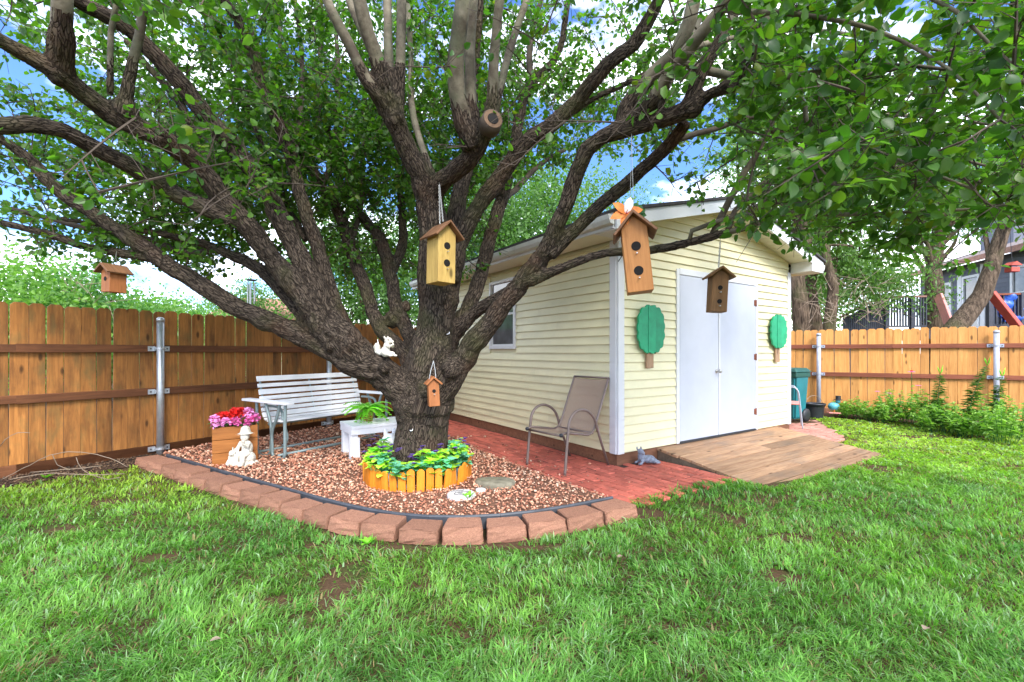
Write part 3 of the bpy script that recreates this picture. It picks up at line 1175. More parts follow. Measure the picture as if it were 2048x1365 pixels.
tree_sign(.495, 'green tree cutout on the shed front, left of the doors', 1.845, 1.11, 1.30, .46, 1)
tree_sign(3.506, 'green tree cutout on the shed front, right of the doors', 1.872, 1.143, 1.375, .47, 2)
# eave lamp at the front left corner
el = thing('corner_lamp', 'small white lamp with a dangling cable under the shed eave corner', 'lamp', sl(-.30, -.30, 2.575), SH_A)
MB().lathe([(.035, 0), (.035, -.02), (.05, -.035), (.055, -.07), (.04, -.10), (.005, -.11)], 14).build('lamp_body', M['house_trim'], el, 0, True)
MB().tube([(.03, -.02, -.04), (.05, -.05, -.15), (.03, -.03, -.25), (-.02, -.01, -.33)], .005, 6).build('cable', M['plastic_black'], el)

# ------------------------------------------------------------------ the big pear tree
tree = thing('pear_tree', 'big spreading tree with dark fissured limbs hung with birdhouses', 'tree', (TREE.x, TREE.y, 0))
# limb lines: photo x, y, thickness in photo pixels, distance from the camera
LIMB = {
 'trunk': [(838, 958, 165, 4.64), (840, 930, 132, 4.64), (842, 905, 116, 4.64), (843, 870, 108, 4.64), (846, 830, 114, 4.64), (850, 785, 134, 4.63), (858, 735, 124, 4.62), (868, 690, 100, 4.6),
           (872, 640, 92, 4.6), (872, 570, 88, 4.58), (870, 500, 78, 4.5), (864, 440, 70, 4.45), (858, 396, 62, 4.4), (842, 350, 54, 4.3), (818, 308, 50, 4.2), (801, 268, 48, 4.1), (788, 235, 50, 4.02), (783, 222, 46, 4.0)],
 'left': [(846, 815, 98, 4.62), (797, 772, 90, 4.55), (744, 735, 94, 4.5), (700, 694, 96, 4.45), (662, 650, 78, 4.42)],
 'la': [(742, 735, 84, 4.5), (700, 718, 80, 4.5), (660, 694, 70, 4.5), (615, 674, 60, 4.5), (572, 657, 53, 4.48), (484, 618, 48, 4.4), (396, 567, 44, 4.3), (352, 541, 44, 4.25), (317, 514, 42, 4.2), (242, 466, 36, 4.15), (176, 422, 34, 4.1), (123, 388, 33, 4.05), (70, 332, 32, 4.0), (20, 290, 24, 3.9), (-40, 255, 18, 3.8)],
 'la2': [(335, 524, 28, 4.22), (264, 510, 24, 4.2), (176, 494, 22, 4.2), (88, 466, 20, 4.15), (0, 446, 19, 4.1), (-90, 430, 16, 4.0)],
 'la3': [(660, 680, 46, 4.5), (610, 632, 42, 4.5), (556, 572, 38, 4.52), (505, 530, 30, 4.55), (470, 515, 25, 4.55), (420, 492, 22, 4.6), (352, 475, 20, 4.6), (264, 457, 18, 4.6), (198, 450, 14, 4.6), (100, 435, 11, 4.6)],
 'lb': [(540, 512, 40, 4.28), (512, 466, 46, 4.2), (476, 440, 46, 4.1), (403, 414, 44, 4.0), (330, 374, 43, 3.9), (256, 330, 42, 3.7), (183, 293, 41, 3.5), (128, 264, 41, 3.35), (55, 249, 42, 3.2), (0, 253, 42, 3.1), (-90, 262, 40, 2.95)],
 'lc': [(680, 690, 70, 4.45), (640, 642, 62, 4.4), (592, 578, 58, 4.34), (545, 518, 54, 4.26), (500, 460, 52, 4.15), (440, 390, 50, 4.0), (385, 322, 50, 3.8), (330, 278, 52, 3.6), (275, 256, 52, 3.5), (220, 227, 50, 3.4), (165, 183, 48, 3.25), (110, 143, 45, 3.1), (55, 110, 42, 3.0), (0, 80, 42, 2.9), (-90, 30, 38, 2.7)],
 'ld': [(690, 680, 60, 4.5), (668, 640, 54, 4.5), (640, 588, 52, 4.48), (603, 518, 50, 4.45), (566, 450, 50, 4.4), (540, 398, 49, 4.35), (505, 338, 48, 4.3), (458, 285, 46, 4.2), (403, 220, 45, 4.1), (348, 152, 44, 3.95), (293, 93, 42, 3.8), (238, 46, 40, 3.65), (165, 8, 38, 3.5), (90, -30, 34, 3.3)],
 'ld2': [(612, 600, 28, 4.5), (575, 545, 26, 4.56), (525, 482, 26, 4.6), (476, 412, 26, 4.7), (432, 348, 24, 4.75), (396, 278, 22, 4.8), (359, 205, 20, 4.8), (304, 143, 18, 4.8), (250, 80, 14, 4.8)],
 'le': [(705, 690, 50, 4.58), (676, 625, 42, 4.62), (652, 555, 38, 4.66), (634, 490, 37, 4.7), (604, 403, 34, 4.7), (586, 330, 32, 4.7), (557, 249, 31, 4.6), (524, 176, 30, 4.5), (502, 103, 28, 4.4), (476, 40, 27, 4.3), (440, -10, 25, 4.2), (400, -70, 22, 4.1)],
 'lf': [(838, 755, 55, 4.75), (811, 711, 42, 4.9), (780, 680, 38, 5.0), (754, 645, 36, 5.1), (727, 566, 34, 5.3), (701, 500, 33, 5.4), (685, 440, 31, 5.5), (645, 374, 28, 5.6), (604, 300, 25, 5.7), (575, 240, 22, 5.7), (549, 183, 20, 5.7), (520, 110, 16, 5.7), (495, 40, 13, 5.6)],
 'lf2': [(612, 480, 18, 4.75), (590, 440, 17, 5.0), (568, 403, 15, 5.2), (531, 311, 14, 5.2), (491, 201, 13, 5.2), (458, 110, 12, 5.1), (421, 29, 11, 5.0), (395, -40, 9, 5.0)],
 'lh': [(852, 735, 50, 4.8), (828, 690, 42, 5.0), (802, 640, 37, 5.2), (793, 618, 36, 5.2), (784, 566, 35, 5.4), (767, 500, 33, 5.5), (750, 461, 28, 5.6), (711, 418, 22, 5.7), (680, 360, 18, 5.8), (660, 280, 15, 5.9), (650, 180, 12, 5.9)],
 'lh2': [(784, 545, 24, 5.45), (803, 497, 26, 5.6), (806, 450, 22, 5.7), (800, 380, 18, 5.8), (790, 300, 14, 5.9)],
 'ci': [(862, 405, 50, 4.4), (880, 366, 50, 4.3), (918, 338, 49, 4.1), (953, 299, 48, 3.95), (972, 264, 46, 3.85), (984, 243, 45, 3.78)],
 'cj': [(884, 640, 66, 4.62), (898, 560, 60, 4.65), (907, 480, 52, 4.7), (912, 430, 46, 4.7), (922, 380, 42, 4.75), (938, 308, 36, 4.8), (944, 240, 30, 4.8), (948, 150, 26, 4.8), (955, 60, 24, 4.7), (960, -40, 22, 4.6)],
 'rk': [(900, 560, 52, 4.55), (922, 478, 47, 4.48), (953, 418, 44, 4.4), (997, 360, 43, 4.35), (1049, 288, 42, 4.2), (1107, 246, 40, 4.1), (1159, 198, 39, 4.0), (1212, 132, 38, 3.8), (1269, 88, 36, 3.7), (1300, 35, 34, 3.6), (1330, -20, 30, 3.5)],
 'rk2': [(1100, 248, 24, 4.1), (1150, 222, 19, 4.1), (1203, 189, 17, 4.1), (1282, 154, 15, 4.0), (1350, 110, 13, 3.9)],
 'rl': [(880, 730, 56, 4.72), (905, 680, 44, 4.85), (928, 634, 44, 4.95), (950, 585, 38, 5.1), (975, 500, 36, 5.3), (1001, 404, 34, 5.4), (1023, 330, 30, 5.5), (1041, 225, 26, 5.6), (1062, 170, 22, 5.6), (1115, 110, 19, 5.5), (1133, 22, 16, 5.4), (1140, -50, 12, 5.4)],
 'rm': [(868, 805, 84, 4.58), (893, 762, 76, 4.5), (918, 732, 68, 4.45), (943, 693, 59, 4.4), (982, 645, 53, 4.3), (1017, 597, 51, 4.25), (1057, 548, 49, 4.15), (1085, 515, 47, 4.1), (1114, 449, 44, 3.95), (1134, 400, 42, 3.85), (1155, 343, 41, 3.75), (1174, 300, 42, 3.65), (1205, 272, 44, 3.55), (1266, 257, 44, 3.4), (1332, 235, 44, 3.3), (1386, 211, 45, 3.2), (1396, 206, 40, 3.18)],
 'rm1': [(896, 682, 46, 4.7), (940, 632, 36, 4.62), (985, 604, 36, 4.48), (1024, 584, 38, 4.3)],
 'rm2': [(1098, 510, 40, 4.05), (1150, 461, 36, 4.0), (1203, 409, 35, 3.9), (1247, 374, 35, 3.8), (1301, 325, 35, 3.65), (1345, 281, 36, 3.5), (1372, 246, 34, 3.35)],
 'ro': [(1058, 566, 36, 4.15), (1085, 552, 30, 4.1), (1105, 544, 27, 4.05), (1153, 525, 24, 4.0), (1212, 507, 23, 3.95), (1290, 502, 23, 3.9), (1335, 495, 23, 3.85), (1380, 484, 22, 3.8), (1425, 475, 22, 3.75), (1452, 465, 17, 3.7)],
}
# young pale shoots and thin branches: the same, each a part of its own
SHOOT = [
 [(123, 140, 34, 3.12), (124, 70, 33, 3.0), (126, -30, 31, 2.85)],
 [(249, 210, 20, 3.4), (262, 140, 18, 3.35), (278, 73, 16, 3.3), (292, -10, 15, 3.2)],
 [(220, 190, 10, 3.38), (222, 66, 10, 3.3), (238, -10, 9, 3.2)],
 [(776, 224, 30, 4.0), (758, 195, 25, 3.9), (733, 162, 23, 3.8), (698, 88, 21, 3.7), (663, 22, 19, 3.6), (645, -20, 17, 3.55)],
 [(783, 225, 32, 4.0), (768, 180, 31, 3.9), (750, 110, 29, 3.75), (722, 22, 27, 3.6), (712, -30, 25, 3.55)],
 [(785, 220, 22, 4.05), (778, 150, 21, 4.0), (740, 90, 19, 4.0), (702, 10, 17, 4.0), (690, -30, 15, 4.0)],
 [(788, 222, 20, 4.05), (779, 154, 19, 4.1), (776, 80, 18, 4.1), (775, -20, 16, 4.1)],
 [(793, 222, 22, 4.02), (799, 167, 21, 4.0), (802, 90, 20, 3.95), (804, -20, 18, 3.9)],
 [(948, 292, 40, 3.92), (932, 258, 37, 3.85), (914, 188, 34, 3.75), (910, 132, 33, 3.65), (920, 44, 32, 3.5), (930, -30, 30, 3.4)],
 [(952, 285, 26, 3.98), (941, 189, 22, 3.95), (940, 100, 21, 3.9), (948, -20, 19, 3.8)],
 [(975, 255, 26, 3.84), (984, 205, 23, 3.75), (988, 110, 21, 3.65), (1002, -20, 19, 3.5)],
 [(982, 250, 18, 3.84), (998, 185, 16, 3.85), (1020, 100, 15, 3.85), (1060, -20, 13, 3.85)],
 [(870, 370, 14, 4.4), (826, 230, 13, 4.6), (822, 120, 12, 4.7), (815, 10, 11, 4.7)],
 [(1225, 268, 24, 3.5), (1288, 222, 25, 3.3), (1341, 145, 25, 3.1), (1393, 79, 24, 2.95), (1446, 13, 23, 2.8), (1490, -40, 20, 2.7)],
 [(1240, 262, 28, 3.48), (1257, 205, 28, 3.4), (1301, 154, 29, 3.3), (1354, 101, 29, 3.15), (1378, 44, 28, 3.05), (1392, -20, 26, 2.95)],
 [(1308, 255, 15, 3.35), (1327, 189, 14, 3.3), (1362, 120, 12, 3.3), (1400, 40, 10, 3.3)],
 [(1378, 215, 24, 3.22), (1396, 160, 22, 3.15), (1422, 110, 21, 3.1), (1472, 22, 19, 3.0), (1500, -40, 17, 2.95)],
 [(1440, 180, 18, 3.05), (1481, 145, 18, 3.0), (1510, 90, 17, 2.95), (1532, 40, 16, 2.9), (1545, -20, 14, 2.85)],
 [(1389, 211, 18, 3.2), (1425, 186, 18, 3.1), (1472, 176, 15, 3.0), (1600, 150, 11, 2.8), (1750, 130, 9, 2.6), (1900, 140, 7, 2.4), (2060, 170, 5, 2.3)],
 [(1345, 140, 18, 3.12), (1367, 127, 17, 3.15), (1420, 141, 17, 3.15), (1472, 154, 16, 3.1), (1534, 158, 15, 3.0), (1582, 169, 13, 2.95), (1640, 158, 11, 2.9), (1727, 152, 9, 2.8), (1850, 120, 7, 2.7), (2000, 60, 5, 2.6)],
 [(1584, 170, 11, 2.95), (1609, 211, 10, 2.9), (1613, 246, 9, 2.85), (1700, 280, 7, 2.7), (1820, 330, 6, 2.5), (1950, 380, 5, 2.3)],
 [(1440, 470, 13, 3.72), (1492, 457, 11, 3.65), (1537, 437, 10, 3.55), (1582, 426, 9, 3.4), (1638, 429, 9, 3.3), (1727, 429, 8, 3.1), (1859, 422, 7, 2.9), (1960, 418, 5, 2.8), (2080, 400, 4, 2.7)],
 [(1378, 484, 10, 3.8), (1384, 462, 10, 3.75), (1425, 447, 10, 3.7), (1481, 430, 9, 3.65), (1560, 405, 8, 3.5), (1700, 385, 6, 3.3)],
 [(1425, 470, 14, 3.75), (1438, 443, 14, 3.72), (1465, 389, 14, 3.65), (1492, 340, 14, 3.6), (1508, 316, 13, 3.55), (1534, 264, 12, 3.5), (1560, 200, 10, 3.45)],
 [(1455, 462, 12, 3.7), (1470, 423, 11, 3.65), (1526, 369, 10, 3.6), (1560, 340, 10, 3.55), (1595, 330, 9, 3.5), (1700, 320, 8, 3.4), (1850, 345, 6, 3.3), (2050, 380, 5, 3.2)],
 [(1470, 455, 10, 3.68), (1510, 420, 9, 3.6), (1560, 370, 8, 3.5), (1591, 338, 8, 3.45), (1640, 290, 7, 3.3), (1720, 230, 6, 3.2)],
 [(1534, 264, 11, 3.5), (1640, 250, 9, 3.4), (1760, 230, 8, 3.2), (1900, 240, 6, 3.1), (2060, 260, 5, 3.0)],
 [(1446, 20, 12, 2.8), (1600, 30, 10, 2.5), (1750, 60, 8, 2.3), (1900, 140, 6, 2.1), (2000, 240, 5, 2.0)],
 [(1470, 10, 12, 2.75), (1640, -30, 10, 2.4), (1850, -10, 8, 2.05), (1960, 70, 6, 1.95), (2080, 200, 5, 1.9)],
 [(1340, 110, 14, 3.7), (1450, 80, 11, 3.9), (1600, 60, 9, 4.1), (1760, 80, 7, 4.2), (1920, 110, 5, 4.2)],
 [(1345, 281, 14, 3.6), (1420, 262, 11, 3.8), (1540, 230, 9, 4.0), (1700, 260, 7, 4.2), (1850, 300, 6, 4.3), (2000, 340, 5, 4.3)],
 [(604, 300, 12, 5.7), (630, 240, 10, 5.9), (640, 120, 9, 6.0), (642, 0, 8, 6.0)],
 [(645, 374, 12, 5.6), (668, 300, 10, 5.9), (676, 160, 9, 6.0), (670, 20, 8, 6.0)],
 [(700, 500, 12, 5.4), (722, 400, 10, 5.8), (728, 260, 9, 6.0), (735, 120, 7, 6.1)],
 [(586, 330, 11, 4.75), (600, 240, 10, 5.0), (604, 120, 9, 5.1), (590, 0, 8, 5.1)],
 [(549, 183, 9, 5.7), (560, 100, 8, 5.8), (556, -10, 7, 5.8)],
 [(1001, 404, 14, 5.4), (1030, 380, 12, 5.7), (1080, 330, 10, 6.0), (1130, 300, 8, 6.3)],
 [(1062, 170, 14, 5.6), (1060, 90, 12, 5.7), (1085, -10, 10, 5.7)],
 [(440, 500, 14, 4.65), (374, 505, 14, 4.7), (286, 478, 13, 4.75), (198, 463, 11, 4.8), (22, 418, 9, 4.8)],
]


def to3d(line):
    P = [at(x, y, Y) for x, y, w, Y in line]
    r = [w * Y / FPX / 2 for x, y, w, Y in line]
    return P, r


def refine(P, r, step=.10, wob=0.0, seed=0):
    """Catmull-Rom through the points with a little natural waver"""
    r2 = random.Random(seed)
    Q = [P[0] * 2 - P[1]] + list(P) + [P[-1] * 2 - P[-2]]
    oP, oR = [], []
    for i in range(len(P) - 1):
        a, b, c, d = Q[i], Q[i + 1], Q[i + 2], Q[i + 3]
        n = max(1, int((c - b).length / step))
        for k in range(n):
            t = k / n
            p = .5 * ((2 * b) + (c - a) * t + (2 * a - 5 * b + 4 * c - d) * t * t + (3 * b - a - 3 * c + d) * t ** 3)
            rr = r[i] * (1 - t) + r[i + 1] * t
            w = wob * rr
            oP.append(p + Vector((r2.gauss(0, w), r2.gauss(0, w), r2.gauss(0, w))))
            oR.append(rr * (1 + r2.gauss(0, .035)))
    oP.append(P[-1])
    oR.append(r[-1])
    return oP, oR


lm = MB()
SEG_A, SEG_B, SEG_S = [], [], []
SKEL = []                      # skeleton points that may carry foliage branches
bn, vn = [], []
for i, (k_, ln) in enumerate(LIMB.items()):
    P_, r_ = to3d(ln)
    P_, r_ = refine(P_, r_, .09, .05 if k_ != 'trunk' else .02, i)
    if k_ == 'trunk':
        r_ = [q * (1.0 if p.z < .8 else .84) for p, q in zip(P_, r_)]
    else:
        r_ = [q * (.70 if k_ == 'left' else .76) for q in r_]
    lm.tube(P_, r_, 12)
    s = 0.0
    for a, b in zip(P_[:-1], P_[1:]):
        SEG_A.append(a[:])
        SEG_B.append(b[:])
        SEG_S.append(s + i * 3.1)
        s += (b - a).length
    tot = len(P_)
    for j, p in enumerate(P_):
        if j > tot * .45 and p.z > 2.0:
            SKEL.append(p)
# burls and old pruning knobs
for x_, y_, Y_, r_ in ((790, 235, 4.0, .09), (983, 246, 3.8, .085), (782, 640, 5.2, .09), (812, 612, 4.45, .055), (700, 690, 4.33, .07), (905, 738, 4.36, .10), (1386, 213, 3.2, .075), (735, 590, 5.3, .075), (770, 735, 4.35, .06), (250, 222, 3.42, .09), (118, 150, 3.12, .07)):
    p = at(x_, y_, Y_)
    lm.ball(p, (r_, r_, r_ * 1.1))
for i, ln in enumerate(SHOOT[:19]):
    P_, r_ = to3d(ln)
    P_, r_ = refine(P_, r_, .06, .05, 50 + i)
    k = max(3, int(.42 / .06))
    P_, r_ = P_[:k], r_[:k]
    lm.tube(P_, [q * (1.25 - .33 * j / (k - 1)) + .004 for j, q in enumerate(r_)], 10)
    s = 0.0
    for a, b in zip(P_[:-1], P_[1:]):
        SEG_A.append(a[:])
        SEG_B.append(b[:])
        SEG_S.append(s + i * 1.7)
        s += (b - a).length
limb_me = remeshed(lm, .0185, 2, 'limbs')
nv = len(limb_me.vertices)
co = np.empty(nv * 3, np.float32)
limb_me.vertices.foreach_get('co', co)
co = co.reshape(-1, 3)
no = np.empty(nv * 3, np.float32)
limb_me.vertices.foreach_get('normal', no)
no = no.reshape(-1, 3)
A, B, S = np.array(SEG_A), np.array(SEG_B), np.array(SEG_S)
AB = B - A
L2 = np.maximum((AB ** 2).sum(1), 1e-9)
bark = np.empty((nv, 3), np.float32)
for c0 in range(0, nv, 4000):
    q = co[c0:c0 + 4000]
    t = np.clip(((q[:, None, :] - A[None]) * AB[None]).sum(2) / L2[None], 0, 1)
    cl = A[None] + t[..., None] * AB[None]
    d = ((q[:, None, :] - cl) ** 2).sum(2)
    j = d.argmin(1)
    ar = np.arange(len(q))
    ax = AB[j] / np.sqrt(L2[j])[:, None]
    off = q - cl[ar, j]
    s_al = S[j] + t[ar, j] * np.sqrt(L2[j])
    ref = np.where(np.abs(ax[:, 2:3]) < .8, np.array([[0, 0, 1.0]]), np.array([[1.0, 0, 0]]))
    e1 = unit(np.cross(ax, ref))
    e2 = np.cross(ax, e1)
    bark[c0:c0 + 4000] = np.stack([(off * e1).sum(1), (off * e2).sum(1), s_al], 1)
# shallow real furrows along the limbs
h_ = np.sin(np.arctan2(bark[:, 1], bark[:, 0]) * 9 + 2.5 * np.sin(bark[:, 2] * 9)) * .004 + (vnoise(bark[:, 2], np.arctan2(bark[:, 1], bark[:, 0]) * .6, 6, 3) - .5) * .018
rad_ = np.sqrt(bark[:, 0] ** 2 + bark[:, 1] ** 2)
co2 = co + no * (h_ * np.clip(rad_ / .1, .3, 1.3))[:, None]
limb_me.vertices.foreach_set('co', co2.astype(np.float32).ravel())
att = limb_me.attributes.new('bark', 'FLOAT_VECTOR', 'POINT')
att.data.foreach_set('vector', bark.ravel())
limb_me.update()
trunk_o = keep(link('trunk', limb_me, M['bark']), tree)
trunk_o['label'] = 'dark fissured trunk and main limbs'

# young shoots
for i, ln in enumerate(SHOOT):
    P_, r_ = to3d(ln)
    P_, r_ = refine(P_, r_, .12, .10 if i > 18 else .05, 50 + i)
    keep(MB().tube(P_, r_, 8).build('branch', M['bark_pale'] if i < 30 else M['twig'], None, 0, True), tree)
    for j, p in enumerate(P_):
        if j > 2 and j % 2 == 0:
            SKEL.append(p)
# sawn stump faces and the pale ring of the cut
for x_, y_, Y_, d_ in ((985, 240, 3.70, Vector((.28, -.72, .10))),):
    p = at(x_, y_, Y_)
    d_ = d_.normalized()
    keep(MB().tube([p - d_ * .10, p + d_ * .012], [.098, .086], 16).build('stump_bark', M['twig'], None, 0, True), tree)
    keep(MB().tube([p - d_ * .02, p + d_ * .016], [.078, .078], 16).build('sawn_stump', simple('sawn wood', (.15, .088, .05), .8, .3, 20, .3), None, 0), tree)
    keep(MB().tube([p + d_ * .008, p + d_ * .020], [.050, .046], 14).build('stump_hollow', M['dark'], None), tree)

# ---- foliage: thin branches grown from the skeleton towards points of the crown, carrying twigs and leaves
def low_edge(px_):
    xs = [-400, 0, 330, 420, 600, 760, 1100, 1260, 1420, 1560, 1650, 1760, 1860, 1960, 2060, 2500]
    ys = [560, 560, 556, 530, 450, 420, 380, 330, 470, 500, 545, 580, 595, 555, 560, 620]
    return np.interp(px_, xs, ys)


def project(p):
    Y = p[:, 1]
    Ys = np.where(Y > .05, Y, .05)
    return 1024 + FPX * p[:, 0] / Ys, HOR - FPX * (p[:, 2] - EYE) / Ys


def allowed(p, soft):
    """crown envelope: where this tree's leaves hang"""
    x_, y_ = project(p)
    ok_ = (p[:, 1] > 1.25) & (p[:, 2] > 1.95)
    back = (p[:, 1] > 5.1) & (x_ > 380) & (x_ < 1000)
    ok_ &= (y_ < low_edge(x_) - soft) | (back & (y_ < 600 - soft) & (rng.random(len(p)) < .7))
    # keep the eye-level view of limbs and shed open: few leaves close to the camera in the middle
    mid = (p[:, 1] < 4.5) & (x_ > 560) & (x_ < 1240) & (y_ > -40)
    ok_ &= ~mid | (rng.random(len(p)) < .10)
    mid2 = (p[:, 1] < 4.0) & (x_ > -100) & (x_ < 560) & (y_ > 40)
    ok_ &= ~mid2 | (rng.random(len(p)) < .30)
    ok_ &= ~((p[:, 1] < 3.75) & (x_ > 1180) & (x_ < 1470) & (y_ > -20) & (y_ < 420)) | (rng.random(len(p)) < .32)
    ok_ &= ~((x_ > 1240) & (x_ < 1580) & (y_ > 270) & (p[:, 1] < 5)) | (rng.random(len(p)) < .60)
    # nothing inside or in front of the shed roof
    d = p - np.array(SH_O[:])
    ca, sa = math.cos(SH_A), math.sin(SH_A)
    lx, ly = d[:, 0] * ca + d[:, 1] * sa, -d[:, 0] * sa + d[:, 1] * ca
    ok_ &= ~((lx > -.6) & (lx < 4.5) & (ly > -.5) & (p[:, 2] < 3.75))
    return ok_


def targets(n, c, r, zmin):
    q = rng.normal(0, 1, (n, 3))
    q = unit(q) * rng.random((n, 1)) ** .42 * np.array(r) + np.array(c)
    return q[q[:, 2] > zmin]


T = np.concatenate([
    targets(2050, (-1.6, 5.0, 3.6), (4.2, 3.2, 2.4), 2.1),
    targets(800, (-2.6, 6.0, 4.2), (3.4, 1.6, 1.9), 2.2),
    targets(780, (2.4, 3.6, 3.1), (3.2, 2.2, 1.7), 1.95),
    targets(240, (1.8, 2.5, 2.4), (1.5, 1.1, 1.0), 1.9),
    targets(380, (-3.2, 5.0, 2.9), (2.2, 2.2, .9), 1.95),
    targets(520, (-1.0, 6.6, 4.3), (3.2, 1.5, 2.0), 2.2)])
T = T[allowed(T, 26)]
px_, py_ = project(T)
T = T[(px_ > -350) & (px_ < 2400) & (py_ > -420)]
SK = np.array([p[:] for p in SKEL])
d0 = np.array([((SK - t) ** 2).sum(1).min() for t in T])
order = d0.argsort()
br_pts, br_rad = [], []
twm = MB()
LP, LD, LU, LL = [], [], [], []


def put_leaves(a, b, n, r2):
    """n leaves along a twig a-b"""
    d = b - a
    for k in range(n):
        t = (k + r2.random()) / n
        p = a + d * t
        dirv = (d.normalized() * .5 + Vector((r2.gauss(0, 1), r2.gauss(0, 1), r2.gauss(-.45, .8))).normalized()).normalized()
        p = p + dirv * .022
        LP.append(p[:])
        LD.append(dirv[:])
        LU.append((r2.gauss(0, 1), r2.gauss(0, 1), r2.gauss(0, .35)))
        LL.append(r2.uniform(.046, .075) * (1.0 if p.y < 5 else .92))


r2 = random.Random(99)
SKl = SK.copy()
sk_n = len(SKl)
buf = np.empty((len(SKl) + len(T) * 4 + 10, 3))
buf[:sk_n] = SKl
nbr = 0
for ti in order:
    t = T[ti]
    dd = ((buf[:sk_n] - t) ** 2).sum(1)
    j = dd.argmin()
    if dd[j] > 2.2 ** 2:
        continue
    a, b = Vector(buf[j]), Vector(t)
    L = (b - a).length
    if L < .12:
        b = a + Vector((r2.gauss(0, .2), r2.gauss(0, .2), .3))
        L = (b - a).length
    mid_ = (a + b) / 2 + Vector((r2.gauss(0, .08), r2.gauss(0, .08), r2.uniform(-.02, .12))) * L
    q1, q3 = a * .56 + mid_ * .38 + b * .06, a * .06 + mid_ * .38 + b * .56
    rb = .0045 + .005 * min(L, 1.5)
    twm.tube([a, q1, mid_ * .5 + (a + b) * .25, q3, b], [rb, rb * .9, rb * .75, rb * .55, .002], 4, False)
    nbr += 1
    for p in (mid_ * .5 + (a + b) * .25, q3):
        buf[sk_n] = p[:]
        sk_n += 1
    ntw = 5 + int(min(L, 1.2) * 4)
    for w in range(ntw):
        tt = 1 - (w / ntw) * min(1.0, .55 / max(L, .3) + .25)
        base = a.lerp(b, tt) + (mid_ - (a + b) / 2) * (4 * tt * (1 - tt)) * .5
        dr = Vector((r2.gauss(0, 1), r2.gauss(0, 1), r2.gauss(.15, .75))).normalized() + (b - a).normalized() * .5
        tip = base + dr.normalized() * r2.uniform(.10, .26)
        twm.tube([base, tip], [.0028, .0012], 3, False)
        put_leaves(base, tip, r2.randrange(4, 8), r2)
twig_o = keep(kind(twm.build('twigs', M['twig']), 'stuff'), tree)
LP, LD, LU, LL = np.array(LP), np.array(LD), np.array(LU), np.array(LL)
kp = allowed(LP, 0)
# keep leaves off the birdhouses' view and the eye itself
kp &= np.linalg.norm(LP - np.array([0, 0, EYE]), axis=1) > 1.35
LP, LD, LU, LL = LP[kp], LD[kp], LU[kp], LL[kp]
LW = LL * rng.uniform(.62, .85, len(LL))
g = rng.random((len(LL), 1))
LC = np.array([.036, .105, .016]) * (1 - g) + np.array([.11, .22, .030]) * g
LC *= rng.uniform(.75, 1.25, (len(LL), 1))
yel = rng.random(len(LL)) < .05
LC[yel] = np.array([.14, .19, .02])
import sys; print('leaves', len(LP), 'branches', nbr)
# the leaves that show largest are objects of their own
x_, y_ = project(LP)
app = LL / np.maximum(LP[:, 1], .1)
app[(x_ < 5) | (x_ > 2043) | (y_ < 5) | (y_ > 900)] = 0
big = np.argsort(-app)[:300]
isbig = np.zeros(len(LP), bool)
isbig[big] = True
q = ~isbig
crown = keep(kind(link('crown', leaf_mesh('crown', LP[q], LD[q], LU[q], LL[q], LW[q], LC[q]), M['leaf']), 'stuff'), tree)


def one_leaf(seed, c):
    """a rounded pointed leaf with serrate edge, midrib fold and stalk, length 1 along +y"""
    r3 = random.Random(seed)
    mb = MB()
    prof = [(0, 0), (.10, .20), (.24, .35), (.42, .40), (.60, .345), (.76, .235), (.90, .10), (1.0, 0)]
    vs_, fs_ = [], []
    for t, w in prof:
        zc = -.16 * t * t
        vs_ += [(-w, t, zc + w * .28 + r3.uniform(-.01, .01)), (0, t, zc), (w, t, zc + w * .28 + r3.uniform(-.01, .01))]
    for i in range(len(prof) - 1):
        b = i * 3
        fs_ += [(b, b + 1, b + 4, b + 3), (b + 1, b + 2, b + 5, b + 4)]
    mb.add(vs_, fs_)
    mb.tube([(0, -.35, .05), (0, 0, 0)], .012, 4, False)
    me = bpy.data.meshes.new('leaf')
    me.from_pydata(mb.v, [], mb.f)
    a = me.color_attributes.new('Col', 'FLOAT_COLOR', 'POINT')
    for d in a.data:
        d.color = (c[0], c[1], c[2], 1)
    me.shade_smooth()
    me.materials.append(M['leaf'])
    return me


lv = [one_leaf(i, c) for i, c in enumerate([(.034, .10, .014), (.05, .125, .016), (.075, .16, .02), (.028, .085, .014), (.06, .14, .018), (.10, .18, .02)])]
for n_, i in enumerate(big):
    o = link('leaf', lv[n_ % 6], None)
    D = Vector(LD[i]).normalized()
    U = Vector(LU[i])
    U = (U - D * U.dot(D)).normalized()
    Nn = U.cross(D)
    o.matrix_world = Matrix.Translation(LP[i]) @ Matrix((U, D, Nn)).transposed().to_4x4() @ Matrix.Diagonal((LL[i], LL[i], LL[i], 1))
    keep(o, tree)

# ------------------------------------------------------------------ birdhouses
def chain(mb, a, b, link_l=.022, r=.0022):
    a, b = Vector(a), Vector(b)
    d = b - a
    n = max(2, int(d.length / (link_l * .8)))
    d.normalize()
    s1 = d.cross(Vector((0, 1, .2))).normalized()
    s2 = d.cross(s1)
    for i in range(n):
        c = a.lerp(b, (i + .5) / n)
        s = s1 if i % 2 else s2
        pts = [c + d * (link_l * .5 * math.cos(k * math.pi / 3)) + s * (link_l * .28 * math.sin(k * math.pi / 3)) for k in range(7)]
        mb.tube(pts, r, 4, False)


